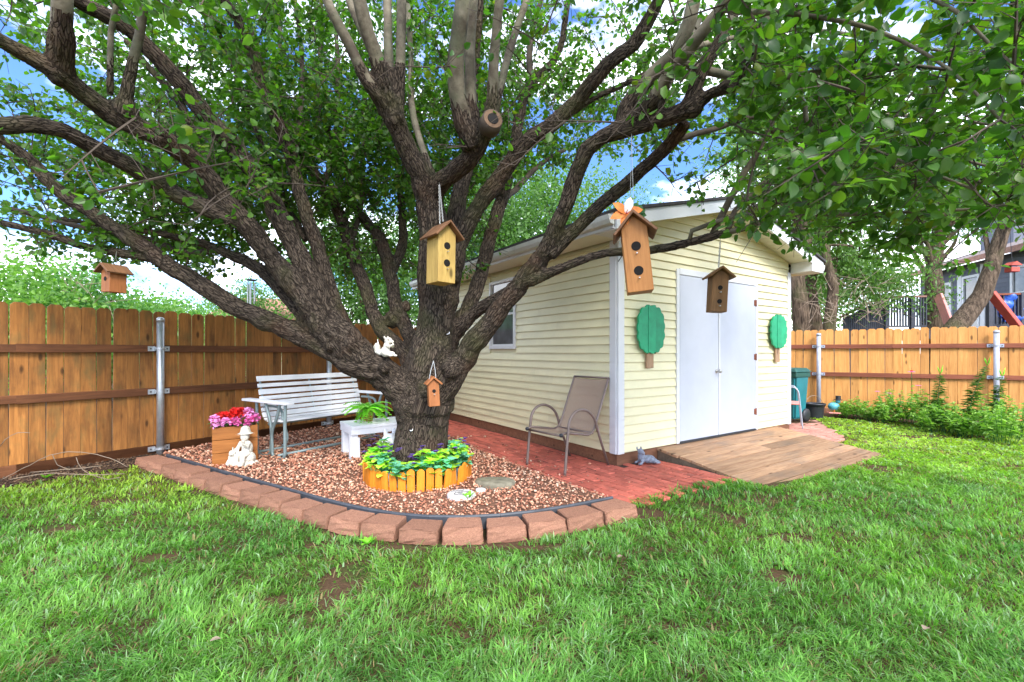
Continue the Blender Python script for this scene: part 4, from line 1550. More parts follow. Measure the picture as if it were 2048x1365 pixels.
def birdhouse(label, top, w, d, h, rise, mat, roof_mat, holes, rz, tilt=0.0, hang=None, ov=.03, hang_kind='chain', rpitch=1.0, hole_r=.18, perch=True):
    """top: point of the roof ridge centre; front faces -y locally"""
    root = thing('birdhouse', label, 'birdhouse', top, 0, 'birdhouses hung in the tree', (0, tilt, rz))
    he = -w / 2 * rpitch                       # wall top at the eaves
    zb = -h
    body = MB().prism([(-w / 2, zb), (w / 2, zb), (w / 2, he), (0, -.004), (-w / 2, he)], 'y', -d / 2, d / 2).build('body', mat, root, .003)
    for z in holes:
        MB().lathe([(w * hole_r, 0), (w * hole_r, .004)], 18).build('entrance_hole', M['hole'], body).matrix_basis = Matrix.Translation((0, -d / 2 + .0015, -h * z)) @ Matrix.Rotation(R(90), 4, 'X')
        if perch:
            MB().tube([(0, -d / 2 + .003, -h * z - w * .30), (0, -d / 2 - .028, -h * z - w * .30)], .0045, 8).build('perch', M['chain'], body)
    ll = (w / 2 + ov) * math.hypot(1, rpitch)
    an = math.atan(rpitch)
    for s in (-1, 1):
        c = Vector((s * (w / 2 + ov) / 2, -.006, -(w / 2 + ov) / 2 * rpitch + .012))
        ro = MB().box((0, 0, 0), (ll + (.012 if s > 0 else 0), d + 2 * ov, .016)).build('roof_board', roof_mat, root, .002)
        ro.location, ro.rotation_euler = c, (0, s * an, 0)
    if hang:
        hm = MB()
        inv = (Matrix.Translation(root.location) @ Euler((0, tilt, rz)).to_matrix().to_4x4()).inverted()
        hp = inv @ Vector(hang)
        if hang_kind == 'chain':
            for s in (-1, 1):
                a = Vector((s * w * .12, s * d * .30, .02))
                chain(hm, a, hp - (hp - a) * .12)
            hm.tube([hp - (hp - Vector((0, 0, 0))) * .14, hp], .002, 5)
        elif hang_kind == 'rope':
            for s in (-1, 1):
                hm.tube([Vector((s * w * .32, 0, -.01)), hp.lerp(Vector((s * w * .32, 0, -.01)), .5) + Vector((s * .004, 0, 0)), hp], .0035, 6)
        else:
            for s in (-1, 1):
                hm.tube([Vector((s * w * .1, s * d * .2, .01)), hp.lerp(Vector((0, 0, 0)), .5) + Vector((s * .006, 0, 0)), hp], .0016, 5)
        hm.build('hanger', M['chain'], root)
    return root


birdhouse('golden two-hole birdhouse on a chain in front of the trunk', at(883, 452, 4.02), .175, .20, .515, .08, M['bh_gold'], M['bh_roof'], (.38, .67), R(40), R(1), at(878, 360, 4.22), .05)
bhb = birdhouse('large tilted orange birdhouse with a lily on its roof', at(1264, 437, 3.05), .165, .16, .505, .08, M['bh_orange'], M['bh_roof'], (.41, .73), R(-12), R(-6), at(1263, 268, 3.38), .05, 'wire', 1.05, .185)
birdhouse('weathered brown two-hole birdhouse hanging before the white doors', at(1437, 541, 3.72), .125, .13, .345, .05, M['bh_brown'], M['bh_brown'], (.44, .76), R(-6), R(3), at(1441, 478, 3.74), .035, 'chain', .8, .15)
birdhouse('small red birdhouse hung on a white rope against the trunk', at(865, 757, 4.18), .098, .09, .255, .05, M['bh_red'], M['bh_red'], (.45,), R(20), R(-3), at(867, 722, 4.23), .022, 'rope', .9, .17)
birdhouse('reddish brown birdhouse hanging over the dark fence', at(229, 534, 3.95), .115, .13, .225, .04, M['bh_red'], M['bh_roof'], (.5,), R(-20), R(2), at(233, 503, 4.15), .035, 'wire', .75, .16, False)
# orange lily lying on the roof of the big birdhouse
lily = thing('silk_lily', 'orange and white silk lily on top of the tilted birdhouse', 'artificial flower', at(1252, 428, 3.0))


def petal(mb, base, d, up, L, W, cup=.25):
    d = Vector(d).normalized()
    u = Vector(up)
    s = d.cross(u).normalized()
    u = s.cross(d)
    vs_, fs_ = [], []
    for t, w in ((0, .12), (.25, .38), (.55, .5), (.8, .34), (1, .02)):
        c = Vector(base) + d * (L * t) + u * (L * (.25 * t - .45 * t * t))
        vs_ += [c - s * (W * w) + u * (W * w * cup), c, c + s * (W * w) + u * (W * w * cup)]
    for i in range(4):
        b = i * 3
        fs_ += [(b, b + 1, b + 4, b + 3), (b + 1, b + 2, b + 5, b + 4)]
    mb.add(vs_, fs_)


for k in range(6):
    a = k * math.pi / 3 + .3
    mb = MB()
    petal(mb, (0, 0, 0), (math.cos(a), -.25, math.sin(a) * .9), (0, -1, .2), .11, .06)
    mb.build('petal', M['orange_petal'] if k not in (1,) else M['cream_petal'], lily, 0, True)
mb = MB()
for k in range(5):
    petal(mb, (.06, .0, .0), (math.cos(k * .5 - .6), .1, math.sin(k * .5 - .8) + .3), (0, -1, .3), .085, .05)
mb.build('leaves', M['green_silk'], lily)
mb = MB()
for k in range(4):
    mb.tube([(0, 0, 0), (.012 * math.cos(k * 1.6), -.05, .012 * math.sin(k * 1.6))], .002, 4)
mb.build('stamens', M['red'], lily)

# wind chime in the low left branches
wc = thing('wind_chime', 'metal tube wind chime hanging left of the limbs', 'wind chime', at(503, 562, 4.75))
MB().lathe([(.045, 0), (.045, .012)], 14).build('top_disc', M['metal_dark'], wc)
for k in range(5):
    a = k * 2 * math.pi / 5
    MB().tube([(.034 * math.cos(a), .034 * math.sin(a), -.02), (.034 * math.cos(a), .034 * math.sin(a), -.22 - .02 * k)], .0075, 8).build('tube', M['chain'], wc)
MB().tube([(0, 0, .01), (0, 0, .20)], .002, 5).build('cord', M['metal_dark'], wc)

# small hooks screwed into the trunk
for x_, y_, lab in ((828, 826, 'upper white hook in the trunk below the small birdhouse'), (820, 861, 'lower white hook in the left side of the trunk'), (893, 669, 'pale peg sticking out of the trunk beside the right fork')):
    Yt = 4.64 - math.sqrt(max(.002, .285 ** 2 - ((x_ - 845) / FPX * 4.6) ** 2)) + .004
    p = at(x_, y_, Yt)
    hk = MB().tube([p + Vector((0, .05, 0)), p, p + Vector((.012, -.028, .0)), p + Vector((.03, -.036, .004)), p + Vector((.034, -.034, .02))], .0042, 6).build('screw_hook', M['house_trim'])
    tag(hk, lab, 'hook', 'hooks in the trunk')

# ------------------------------------------------------------------ picket ring and silk flowers at the tree's foot
ring = thing('picket_ring', 'low ring of orange wooden pickets round the tree trunk', 'garden edging', (TREE.x, TREE.y, .03))
RC, RR = Vector((-.955, 4.64, 0)), .53
npk = 40
pkm = []
for s in range(3):
    w = .070
    h = .185 + .018 * s
    e = .022
    pkm.append(MB().prism([(-w / 2, 0), (w / 2, 0), (w / 2, h - e), (w / 2 - e, h), (-w / 2 + e, h), (-w / 2, h - e)], 'y', -.009, .009).mesh('picket', .002))
    pkm[-1].materials.append(M['edge_picket'])
for k in range(npk):
    a = 2 * math.pi * (k + .5) / npk
    o = link('picket', pkm[rnd.randrange(3)], None, ring)
    o.location = (RC.x - TREE.x + RR * math.cos(a), RR * math.sin(a), -.012 + rnd.uniform(-.012, .012))
    o.rotation_euler = (rnd.gauss(.0, .03), rnd.gauss(0, .04), a + math.pi / 2)


def silk_clump(label, p, r, h, n, mats, bloom, nb, seed, group):
    r2 = random.Random(seed)
    root = thing('silk_flower_clump', label, 'artificial flowers', p, r2.uniform(0, 6), group)
    st = MB()
    parts = {m: MB() for m in mats}
    bl = MB()
    for k in range(n):
        a, rr = r2.uniform(0, 6.28), r * math.sqrt(r2.random())
        tip = Vector((rr * math.cos(a), rr * math.sin(a), h * r2.uniform(.45, 1.0) * (1 - .35 * rr / r)))
        st.tube([(tip.x * .25, tip.y * .25, 0), tip], .003, 3, False)
        m = mats[r2.randrange(len(mats))]
        for q in range(4):
            b = a + q * 1.57 + r2.uniform(-.4, .4)
            petal(parts[m], tip, (math.cos(b), math.sin(b), r2.uniform(.0, .7)), (0, 0, 1), r2.uniform(.05, .075), r2.uniform(.05, .072), .2)
    for k in range(nb):
        a, rr = r2.uniform(0, 6.28), r * math.sqrt(r2.random())
        tip = Vector((rr * math.cos(a), rr * math.sin(a), h * r2.uniform(.7, 1.05)))
        for q in range(6):
            b = q * 1.05
            petal(bl, tip, (math.cos(b), math.sin(b), r2.uniform(.3, .9)), (0, 0, 1), .034, .034, .3)
        bl.build('bloom', M[bloom], root)
        bl = MB()
    st.build('stems', M['green_silk'], root)
    for m, q in parts.items():
        if q.v:
            q.build('leaves', M[m], root)
    return root


SG = 'silk flower clumps inside the picket ring'
for i, (a, rr, mats, bloom, lab) in enumerate([
        (198, .40, ['lime_silk', 'lime_silk', 'fern'], 'purple', 'bright lime silk flowers at the left end of the picket ring'),
        (238, .43, ['teal_silk', 'lime_silk'], 'purple', 'teal and purple silk flowers at the front left of the ring'),
        (264, .44, ['teal_silk', 'teal_silk', 'lime_silk'], 'purple', 'teal silk flowers low at the front of the trunk'),
        (288, .43, ['lime_silk', 'lime_silk', 'teal_silk'], 'purple', 'yellow green silk flowers at the front right of the trunk'),
        (318, .42, ['lime_silk', 'teal_silk'], 'purple', 'lime and teal silk flowers right of the trunk near the gravel'),
        (352, .40, ['teal_silk', 'teal_silk', 'lime_silk'], 'purple', 'pale teal silk flowers at the right end of the picket ring'),
        (28, .40, ['teal_silk', 'lime_silk'], 'purple', 'teal silk flowers behind the right side of the trunk'),
        (160, .42, ['lime_silk', 'teal_silk'], 'purple', 'lime silk flowers behind the left side of the trunk')]):
    a = R(a)
    silk_clump(lab, (RC.x + rr * math.cos(a), RC.y + rr * math.sin(a), .05), .14, .35 if i not in (2,) else .28, 36, mats, bloom, 5, 300 + i, SG)
mb = MB()
for k in range(24):
    a0, a1 = 2 * math.pi * k / 24, 2 * math.pi * (k + 1) / 24
    q0, q1 = .475 + .02 * math.sin(k * 2.1), .475 + .02 * math.sin((k + 1) * 2.1)
    z0_, z1_ = .15 + .02 * math.sin(k * 1.3), .15 + .02 * math.sin((k + 1) * 1.3)
    if k % 5 in (1, 2):
        mb.add([(q0 * math.cos(a0), q0 * math.sin(a0), .02), (q1 * math.cos(a1), q1 * math.sin(a1), .02), (q1 * .97 * math.cos(a1), q1 * .97 * math.sin(a1), z1_), (q0 * .97 * math.cos(a0), q0 * .97 * math.sin(a0), z0_)], [(0, 1, 2, 3)])
o = mb.build('wrapping_strip', M['blue_cloth'])
o.location = (RC.x, RC.y, .03)
tag(o, 'pale blue wrapping strip showing inside the picket ring', 'wrapping')

# ------------------------------------------------------------------ stones in the gravel
def flat_stone(name, label, c, rx, ry, h, rz, mat, seed, sharp=1.0):
    r2 = random.Random(seed)
    mb = MB()
    n = 28
    vs_ = []
    out = []
    for k in range(n):
        a = 2 * math.pi * k / n
        q = 1 + sharp * (.05 * math.sin(a * 2 + seed) + .05 * math.sin(a * 3 + 1.7 * seed) + r2.uniform(-.015, .015))
        out.append((math.cos(a) * rx * q, math.sin(a) * ry * q))
    rings = [(1.0, -.02), (1.0, h * .55), (.95, h * .9), (.82, h), (.4, h * 1.04)]
    for s, z in rings:
        vs_ += [(x_ * s, y_ * s, z + r2.uniform(-.002, .002) * sharp) for x_, y_ in out]
    vs_.append((0, 0, h * 1.05))
    fs_ = []
    for i in range(len(rings) - 1):
        for k in range(n):
            k2 = (k + 1) % n
            fs_.append((i * n + k, i * n + k2, (i + 1) * n + k2, (i + 1) * n + k))
    e = (len(rings) - 1) * n
    for k in range(n):
        fs_.append((e + k, e + (k + 1) % n, len(vs_) - 1))
    mb.add(vs_, fs_)
    o = mb.build(name, mat, None, 0, True)
    o.location, o.rotation_euler = c, (0, 0, rz)
    return tag(o, label, 'stone')


c = gp(922, 990, .05)
plq_root = thing('memorial_stone', 'pale oval stone with dark drawn lines in the gravel', 'stone', (c.x, c.y, .045), R(8))
pq = flat_stone('stone', 'x', (0, 0, 0), .125, .125, .022, 0, M['stone_pale'], 5, .3)
del pq['label'], pq['category']
pq.parent = plq_root
dr = MB()
strokes = [[(-.085, .045), (-.06, .06), (-.05, .045), (-.03, .066), (-.02, .05), (.0, .072), (.012, .058), (.03, .078)],
           [(-.06, -.02), (-.045, .012), (-.01, .022), (.03, .018), (.045, .03), (.055, .02), (.06, .032), (.07, .012), (.06, -.005), (.045, -.012)],
           [(-.06, -.02), (-.055, -.045), (-.03, -.045), (-.02, -.028), (.02, -.028), (.025, -.045), (.05, -.045), (.045, -.012)],
           [(-.02, -.066), (-.005, -.06), (.012, -.07), (.03, -.06)], [(-.03, .01), (-.005, -.005), (.02, .012)], [(.066, .03), (.085, .0)]]
for s in strokes:
    for a, b in zip(s[:-1], s[1:]):
        dr.bar((a[0], a[1], .0245), (b[0], b[1], .0245), .0045, .003)
dr.build('drawn_lines', M['metal_dark'], plq_root)
c = gp(961, 981, .05)
flat_stone('small_stone', 'small white oval stone beside the drawn stone', (c.x, c.y, .045), .045, .05, .018, 0, M['stone_pale'], 8, .4)
c = gp(992, 968, .05)
flat_stone('flat_rock', 'flat mossy brown rock lying on the gravel right of the ring', (c.x, c.y, .035), .195, .13, .055, R(-4), M['stone_moss'], 3, 1.0)

# ------------------------------------------------------------------ planter box with silk flowers, statues
c = gp(424, 934.6, .035)
PA = R(31)
bx_w, bx_d, bx_h = .44, .36, .435
pl_c = Vector((c.x, c.y, .03)) + Matrix.Rotation(PA, 3, 'Z') @ Vector((bx_w / 2, bx_d / 2, 0))
planter = thing('planter_box', 'orange stained wooden planter box of pink and red flowers', 'planter', pl_c, PA)
for k in range(3):
    z = bx_h * (k + .5) / 3
    hh = bx_h / 3 - .004
    for s in (-1, 1):
        MB().box((0, s * (bx_d / 2 - .010), z), (bx_w, .02, hh)).build('board', M['planter'], planter, .004)
        MB().box((s * (bx_w / 2 - .010), 0, z), (.0195, bx_d - .042, hh)).build('board', M['planter'], planter, .004)
MB().box((0, 0, bx_h - .05), (bx_w - .05, bx_d - .05, .02)).build('soil', M['joint'], planter)
r2 = random.Random(5)


def pom(root, c, r, mat, r2):
    mb = MB()
    for k in range(34):
        z = 1 - 1.5 * (k + .5) / 34
        a = k * 2.4
        q = math.sqrt(max(0, 1 - z * z))
        d = Vector((q * math.cos(a), q * math.sin(a), z))
        petal(mb, Vector(c) + d * r * .45, d + Vector((r2.gauss(0, .3), r2.gauss(0, .3), r2.gauss(0, .3))), (r2.gauss(0, .4), r2.gauss(0, .4), 1.1), r * .62, r * .55, .35)
    return mb.build('bloom', mat, root)


for k, (x_, y_, z_, r_, m_) in enumerate([(-.17, -.15, .035, .07, 'pale_pink'), (-.20, -.10, .085, .06, 'pale_pink'), (-.09, -.155, .05, .06, 'pale_pink'), (-.10, -.04, .10, .065, 'red'), (-.02, -.06, .10, .075, 'red'), (.06, .0, .135, .07, 'red'),
                                          (.0, .07, .13, .07, 'red'), (.0, -.165, .045, .065, 'pink'), (.13, -.02, .13, .065, 'pale_pink'), (.14, -.13, .05, .055, 'pink'), (.115, -.18, .02, .045, 'pink'), (.20, -.06, .055, .055, 'pink'), (.20, .05, .06, .06, 'pale_pink'),
                                          (-.15, .08, .09, .065, 'red'), (.10, .11, .09, .06, 'pink')]):
    pom(planter, (x_, y_, bx_h + z_), r_, M[m_], r2)
mb = MB()
for k in range(46):
    a = r2.uniform(0, 6.28)
    p = (r2.uniform(-.2, .2), r2.uniform(-.16, .16), bx_h - .02 + r2.uniform(0, .05))
    petal(mb, p, (math.cos(a), math.sin(a) - .3, r2.uniform(-.2, .5)), (0, 0, 1), r2.uniform(.06, .10), r2.uniform(.05, .075), .2)
mb.build('leaves', M['green_silk'], planter)

# seated garden figure with a hat and two small animals, cast stone
c = gp(487, 930, .04)
mb = MB()
B = mb.ball
B((0, 0, .035), (.15, .12, .045))
B((.06, .0, .10), (.085, .08, .07))                     # rock seat
B((.055, .0, .20), (.062, .055, .085), (0, .12, 0))     # torso
B((.035, .0, .245), (.058, .05, .05))
B((.045, -.025, .335), (.047, .046, .052))              # head
mb.lathe([(.098, .368), (.092, .362), (.058, .378), (.05, .40), (.042, .435), (.02, .452), (.003, .455)], 18, (.045, -.015, 0))
mb.tube([(.0, -.02, .275), (-.025, -.045, .215), (-.005, -.085, .165)], [.024, .022, .018], 8)
mb.tube([(.10, -.02, .275), (.125, -.06, .235), (.095, -.095, .275)], [.024, .022, .017], 8)
B((.10, -.095, .295), (.022, .02, .02))                  # small bird in the hand
mb.tube([(.03, -.02, .15), (.015, -.10, .135), (.02, -.105, .05)], [.036, .032, .024], 8)
mb.tube([(.09, -.02, .15), (.10, -.105, .13), (.105, -.11, .05)], [.036, .032, .024], 8)
B((.018, -.125, .045), (.024, .035, .018))
B((.108, -.13, .045), (.024, .035, .018))
B((-.085, -.05, .095), (.052, .06, .062))               # animal lying left
B((-.065, -.085, .155), (.036, .034, .036))
B((-.085, -.06, .195), (.010, .008, .024))
B((-.045, -.07, .192), (.010, .008, .022))
B((-.055, -.115, .148), (.018, .018, .014))
mb.tube([(-.11, -.08, .07), (-.09, -.13, .04), (-.05, -.14, .035)], [.022, .018, .015], 8)
B((.0, -.12, .075), (.03, .022, .025))
for k in range(9):
    a = k * .7
    B((.13 * math.cos(a), .105 * math.sin(a), .03 + .012 * math.sin(k * 3)), (.035, .03, .03))
me = remeshed(mb, .0055, 0, 'garden_figure')
o = link('garden_figure', me, M['stone_white'])
o.location, o.rotation_euler = (c.x, c.y, .028), (0, 0, R(-18))
tag(o, 'cast stone seated child figure in a brimmed hat beside the planter', 'statue')

# squirrel figure on the limb
mb = MB()
B = mb.ball
B((0, 0, .05), (.045, .05, .055))
B((0, -.015, .10), (.034, .034, .045))
B((.005, -.03, .155), (.036, .042, .036))
B((.012, -.068, .146), (.018, .022, .016))
for s in (-1, 1):
    B((s * .026, -.008, .188), (.012, .008, .016))
    mb.tube([(s * .03, -.03, .11), (s * .03, -.07, .10), (s * .01, -.085, .115)], [.014, .012, .009], 7)
    B((s * .035, -.04, .03), (.022, .045, .025))
    B((s * .035, -.085, .012), (.014, .03, .012))
B((0, -.09, .118), (.014, .012, .012))
mb.tube([(0, .045, .03), (0, .09, .05), (0, .105, .10), (0, .10, .135)], [.022, .034, .036, .016], 9)
me = remeshed(mb, .006, 1, 'squirrel_figure')
sq = thing('squirrel_figure', 'white squirrel figure sitting on the low left limb', 'statue', at(771, 714, 4.42), R(68))
link('body', me, M['stone_white'], sq)
for s in (-1, 1):
    MB().ball((.004 + s * .030, -.052, .163), .0055).build('eye', M['plastic_black'], sq)

# grey reclining animal by the shed corner
c = sl(.30, -.145, .022)
mb = MB()
B = mb.ball
B((.04, .0, .05), (.085, .05, .048))
B((-.05, -.005, .085), (.045, .042, .06))
B((-.065, -.015, .145), (.036, .034, .036))
B((-.05, -.045, .135), (.02, .026, .017))
for s in (-1, 1):
    B((-.075 + s * .024, .005, .180), (.010, .008, .022))
    mb.tube([(-.04, s * .03, .05), (-.085, s * .045 - .02, .018), (-.12, s * .045 - .03, .014)], [.022, .016, .014], 7)
B((.10, -.02, .03), (.045, .045, .03))
mb.tube([(.12, .0, .03), (.16, -.02, .022), (.15, -.06, .018), (.10, -.075, .018)], [.014, .013, .012, .008], 7)
me = remeshed(mb, .006, 1, 'dog_figure')
o = link('dog_figure', me, M['stone_grey'])
o.location, o.rotation_euler = c, (0, 0, R(12))
tag(o, 'grey reclining animal figure at the foot of the shed corner', 'statue')

# white animal figure half hidden behind the trunk
c = gp(797, 905, .05)
wa = thing('white_figure', 'white animal figure peeping out left behind the trunk', 'statue', (-1.355, 5.10, .03), R(20))
mb = MB()
B = mb.ball
B((0, 0, .10), (.11, .13, .11))
B((-.02, -.07, .21), (.075, .085, .08))
B((-.05, -.13, .19), (.035, .04, .03))
B((-.05, -.02, .285), (.02, .016, .045))
B((.02, -.02, .285), (.02, .016, .045))
B((-.07, -.10, .04), (.04, .06, .035))
B((.07, -.10, .04), (.04, .06, .035))
wa.scale = (1.3, 1.3, 1.3)
link('body', remeshed(mb, .009, 2, 'body'), M['white_paint'], wa)
for s in (-1, 1):
    MB().ball((-.02 + s * .052, -.128, .232), .008).build('eye', M['plastic_black'], wa)

# ------------------------------------------------------------------ white garden bench with a fern pot
WB_A = math.atan2(.33, .468)
wb = thing('white_bench', 'small white painted bench with thick legs behind the trunk', 'bench', (-1.878, 5.31, .03), WB_A)
bl_, bw_, bh_ = 1.05, .52, .40
for k in range(4):
    w = bw_ / 4
    MB().box((bl_ / 2, w * (k + .5), bh_ - .018), (bl_, w - .006, .036)).build('top_board', M['white_paint'], wb, .003)
for y in (.03, bw_ - .03):
    MB().box((bl_ / 2, y, bh_ - .072), (bl_ - .01, .036, .07)).build('apron', M['white_paint'], wb, .003)
for x in (.05, bl_ - .05):
    MB().box((x - .025, bw_ / 2, bh_ - .0715), (.036, bw_ - .10, .069)).build('apron', M['white_paint'], wb, .003)
    for y in (.095, bw_ - .095):
        lg = MB().box((x, y, (bh_ - .110) / 2), (.085, .085, bh_ - .110)).build('leg', M['white_paint'], wb, .003)
        MB().box((x + (.055 if x < .5 else -.055), y, (bh_ - .16) / 2 + .01), (.024, .075, bh_ - .16)).build('leg_facing', M['white_paint'], lg, .003)
fp = thing('fern_pot', 'bright green fern in a clay pot on the white bench', 'potted plant', wb.location + Matrix.Rotation(WB_A, 3, 'Z') @ Vector((.30, .33, bh_ + .001)))
MB().lathe([(.055, 0), (.075, .11), (.082, .11), (.082, .14), (.070, .14), (.066, .12)], 18).build('pot', M['terracotta'], fp, 0, True)
r2 = random.Random(17)
for k in range(30):
    a = r2.uniform(0, 6.28)
    L = r2.uniform(.20, .33)
    el_ = r2.uniform(.25, 1.3)
    mb = MB()
    pts = []
    for t in np.linspace(0, 1, 8):
        rr = L * t * math.cos(el_ * (1 - .9 * t) - .25 * t)
        zz = .13 + L * (math.sin(el_) * t * 1.25 - .95 * t * t)
        pts.append(Vector((rr * math.cos(a), rr * math.sin(a), zz)))
    mb.tube(pts, .0016, 3, False)
    for i in range(1, 8):
        d = (pts[i] - pts[i - 1]).normalized()
        s = d.cross(Vector((0, 0, 1))).normalized()
        for q in (-1, 1):
            for fr in (0, .5):
                petal(mb, pts[i - 1].lerp(pts[i], fr), s * q + d * .5, (0, 0, 1), .075 * (1.1 - i / 9), .036, .1)
    mb.build('frond', M['fern'], fp)
mb = MB()
for k in range(5):
    mb.ball((.10 * math.cos(k * 1.3 - 2.2), .10 * math.sin(k * 1.3 - 2.2), .045 + .02 * (k % 3)), .013, None, 7, 5)
mb.build('berries', M['red'], fp)

# ------------------------------------------------------------------ glider bench
GA = math.atan2(.844, .536)
gl = thing('glider_bench', 'white slatted glider bench with grey green tube frame by the fence', 'bench', (-2.715, 5.37, .035), GA)
GLEN = 1.50
prof = [(.60, .93), (.575, .845), (.55, .765), (.53, .69), (.51, .62), (.49, .55), (.465, .485), (.42, .435), (.34, .415), (.25, .42), (.16, .43), (.08, .435)]
for i, (y, z) in enumerate(prof):
    a = prof[max(0, i - 1)]
    b = prof[min(len(prof) - 1, i + 1)]
    an = math.atan2(b[1] - a[1], b[0] - a[0])
    w = .066 if i % 2 == 0 else .046
    s = MB().box((0, 0, 0), (GLEN, w, .018)).build('slat', M['white_paint'], gl, .003)
    s.location, s.rotation_euler = (GLEN / 2 + .02, y, z), (an, 0, 0)
for xx in (.07, GLEN / 2, GLEN - .03):
    MB().tube([(xx, y + .022, z - .014) for y, z in prof], .013, 8).build('slat_support', M['frame_green'], gl, 0, True)
for xx in (.0, GLEN + .05):
    MB().box((xx, .33, .665), (.115, .96, .03)).build('armrest', M['white_paint'], gl, .004)
    f = MB()
    f.tube(refine([Vector((xx, -.06, .65)), Vector((xx, -.05, .35)), Vector((xx, -.05, .06)), Vector((xx, -.03, .02)), Vector((xx, .02, .0)), Vector((xx, .16, .0)), Vector((xx, .21, .03)), Vector((xx, .215, .12)), Vector((xx, .22, .30)), Vector((xx, .12, .48)), Vector((xx, .05, .65))], [.019] * 11, .04)[0], .019, 10)
    f.tube(refine([Vector((xx, .36, .65)), Vector((xx, .26, .42)), Vector((xx, .235, .30)), Vector((xx, .25, .06)), Vector((xx, .29, .015)), Vector((xx, .42, .0)), Vector((xx, .52, .02)), Vector((xx, .55, .1)), Vector((xx, .56, .65))], [.018] * 9, .04)[0], .018, 10)
    f.build('leg_frame', M['frame_green'], gl, 0, True)
    h = MB()
    pts = [(.42, .60), (.25, .60), (.13, .57), (.09, .46), (.03, .33), (.0, .25), (.03, .17), (.10, .14)]
    xi = xx + (.06 if xx < 1 else -.06)
    h.tube(refine([Vector((xi, y, z)) for y, z in pts], [.016] * len(pts), .03)[0], .016, 10)
    h.build('glide_arm', M['frame_green'], gl, 0, True)
for y, z in ((.10, .03), (.50, .03), (.30, .39)):
    MB().tube([(.0, y, z), (GLEN + .05, y, z)], .018, 10).build('cross_tube', M['frame_green'], gl, 0, True)

# ------------------------------------------------------------------ patio sling chair
ca = math.atan2(-.629, -.777)                  # facing direction
ch = thing('patio_chair', 'taupe sling patio chair with curved arms beside the shed', 'chair', (.625, 5.165, .018), ca + math.pi / 2)
hw = .30
for s in (-1, 1):
    x = s * hw
    loop = [(-.34, 0), (-.315, .25), (-.29, .45), (-.27, .56), (-.20, .64), (-.09, .665), (.03, .63), (.12, .55), (.165, .45), (.175, .40)]
    MB().tube(refine([Vector((x, y, z)) for y, z in loop], [.015] * len(loop), .03)[0], .0155, 10).build('front_leg', M['chair_frame'], ch, 0, True)
    MB().tube([(x, .165, .47), (x, .20, .36), (x, .36, .0)], .0145, 10).build('rear_leg', M['chair_frame'], ch, 0, True)
    xi = s * (hw - .035)
    rail = [(-.36, .415), (-.30, .43), (-.10, .40), (.06, .375), (.13, .40), (.18, .47), (.30, .74), (.41, .985)]
    MB().tube(refine([Vector((xi, y, z)) for y, z in rail], [.0135] * len(rail), .03)[0], .0135, 10).build('side_rail', M['chair_frame'], ch, 0, True)
    MB().ball((s * (hw - .03), -.365, .415), (.024, .022, .022)).build('end_cap', M['plastic_black'], ch, 0, True)
for y, z in ((-.33, .40), (.13, .385), (.41, .985)):
    MB().tube([(-hw + .03, y, z), (hw - .03, y, z)], .012, 8).build('cross_bar', M['chair_frame'], ch, 0, True)
pr, _ = refine([Vector((0, y, z)) for y, z in [(-.34, .425), (-.10, .39), (.06, .37), (.13, .395), (.18, .465), (.30, .735), (.405, .975)]], [.01] * 7, .04)
mb = MB()
vs_, fs_ = [], []
for p in pr:
    for k in range(7):
        u = -1 + 2 * k / 6
        vs_.append((u * (hw - .04), p.y - .0, p.z - .018 * (1 - u * u)))
for i in range(len(pr) - 1):
    for k in range(6):
        b = i * 7 + k
        fs_.append((b, b + 1, b + 8, b + 7))
mb.add(vs_, fs_)
mb.build('sling', M['sling'], ch, 0, True)

# ------------------------------------------------------------------ bins, bucket, duck, folding chair behind the shed corner
def bin_(label, loc, rz, h, w):
    root = thing('wheeled_bin', label, 'bin', loc, rz, 'bins beside the golden fence')
    b = MB().hexa([(-w * .40, -w * .40, .06), (w * .40, -w * .40, .06), (w * .40, w * .40, .06), (-w * .40, w * .40, .06), (-w / 2, -w / 2, h), (w / 2, -w / 2, h), (w / 2, w / 2, h), (-w / 2, w / 2, h)])
    bo = b.build('body', M['teal_bin'], root, .03, False, 2)
    MB().box((0, 0, h - .05), (w + .03, w + .03, .09)).build('rim', M['green_lid'], root, .012)
    lid = MB().hexa([(-w / 2 - .03, -w / 2 - .04, h), (w / 2 + .03, -w / 2 - .04, h), (w / 2 + .03, w / 2 + .03, h), (-w / 2 - .03, w / 2 + .03, h), (-w / 2 + .03, -w / 2 + .02, h + .075), (w / 2 - .03, -w / 2 + .02, h + .075), (w / 2 - .03, w / 2 - .03, h + .075), (-w / 2 + .03, w / 2 - .03, h + .075)])
    lid.build('lid', M['green_lid'], root, .012)
    MB().tube([(-w * .36, -w / 2 - .03, h - .06), (-w * .36, -w / 2 - .09, h - .03), (w * .36, -w / 2 - .09, h - .03), (w * .36, -w / 2 - .03, h - .06)], .016, 8).build('handle', M['metal_dark'], root, 0, True)
    for s in (-1, 1):
        wh = MB().lathe([(.03, -.022), (.12, -.022), (.125, 0), (.12, .022), (.03, .022)], 20).build('wheel', M['plastic_black'], root, 0, True)
        wh.location, wh.rotation_euler = (s * (w * .40 + .02), -w * .34, .12), (0, R(90), 0)
    return root


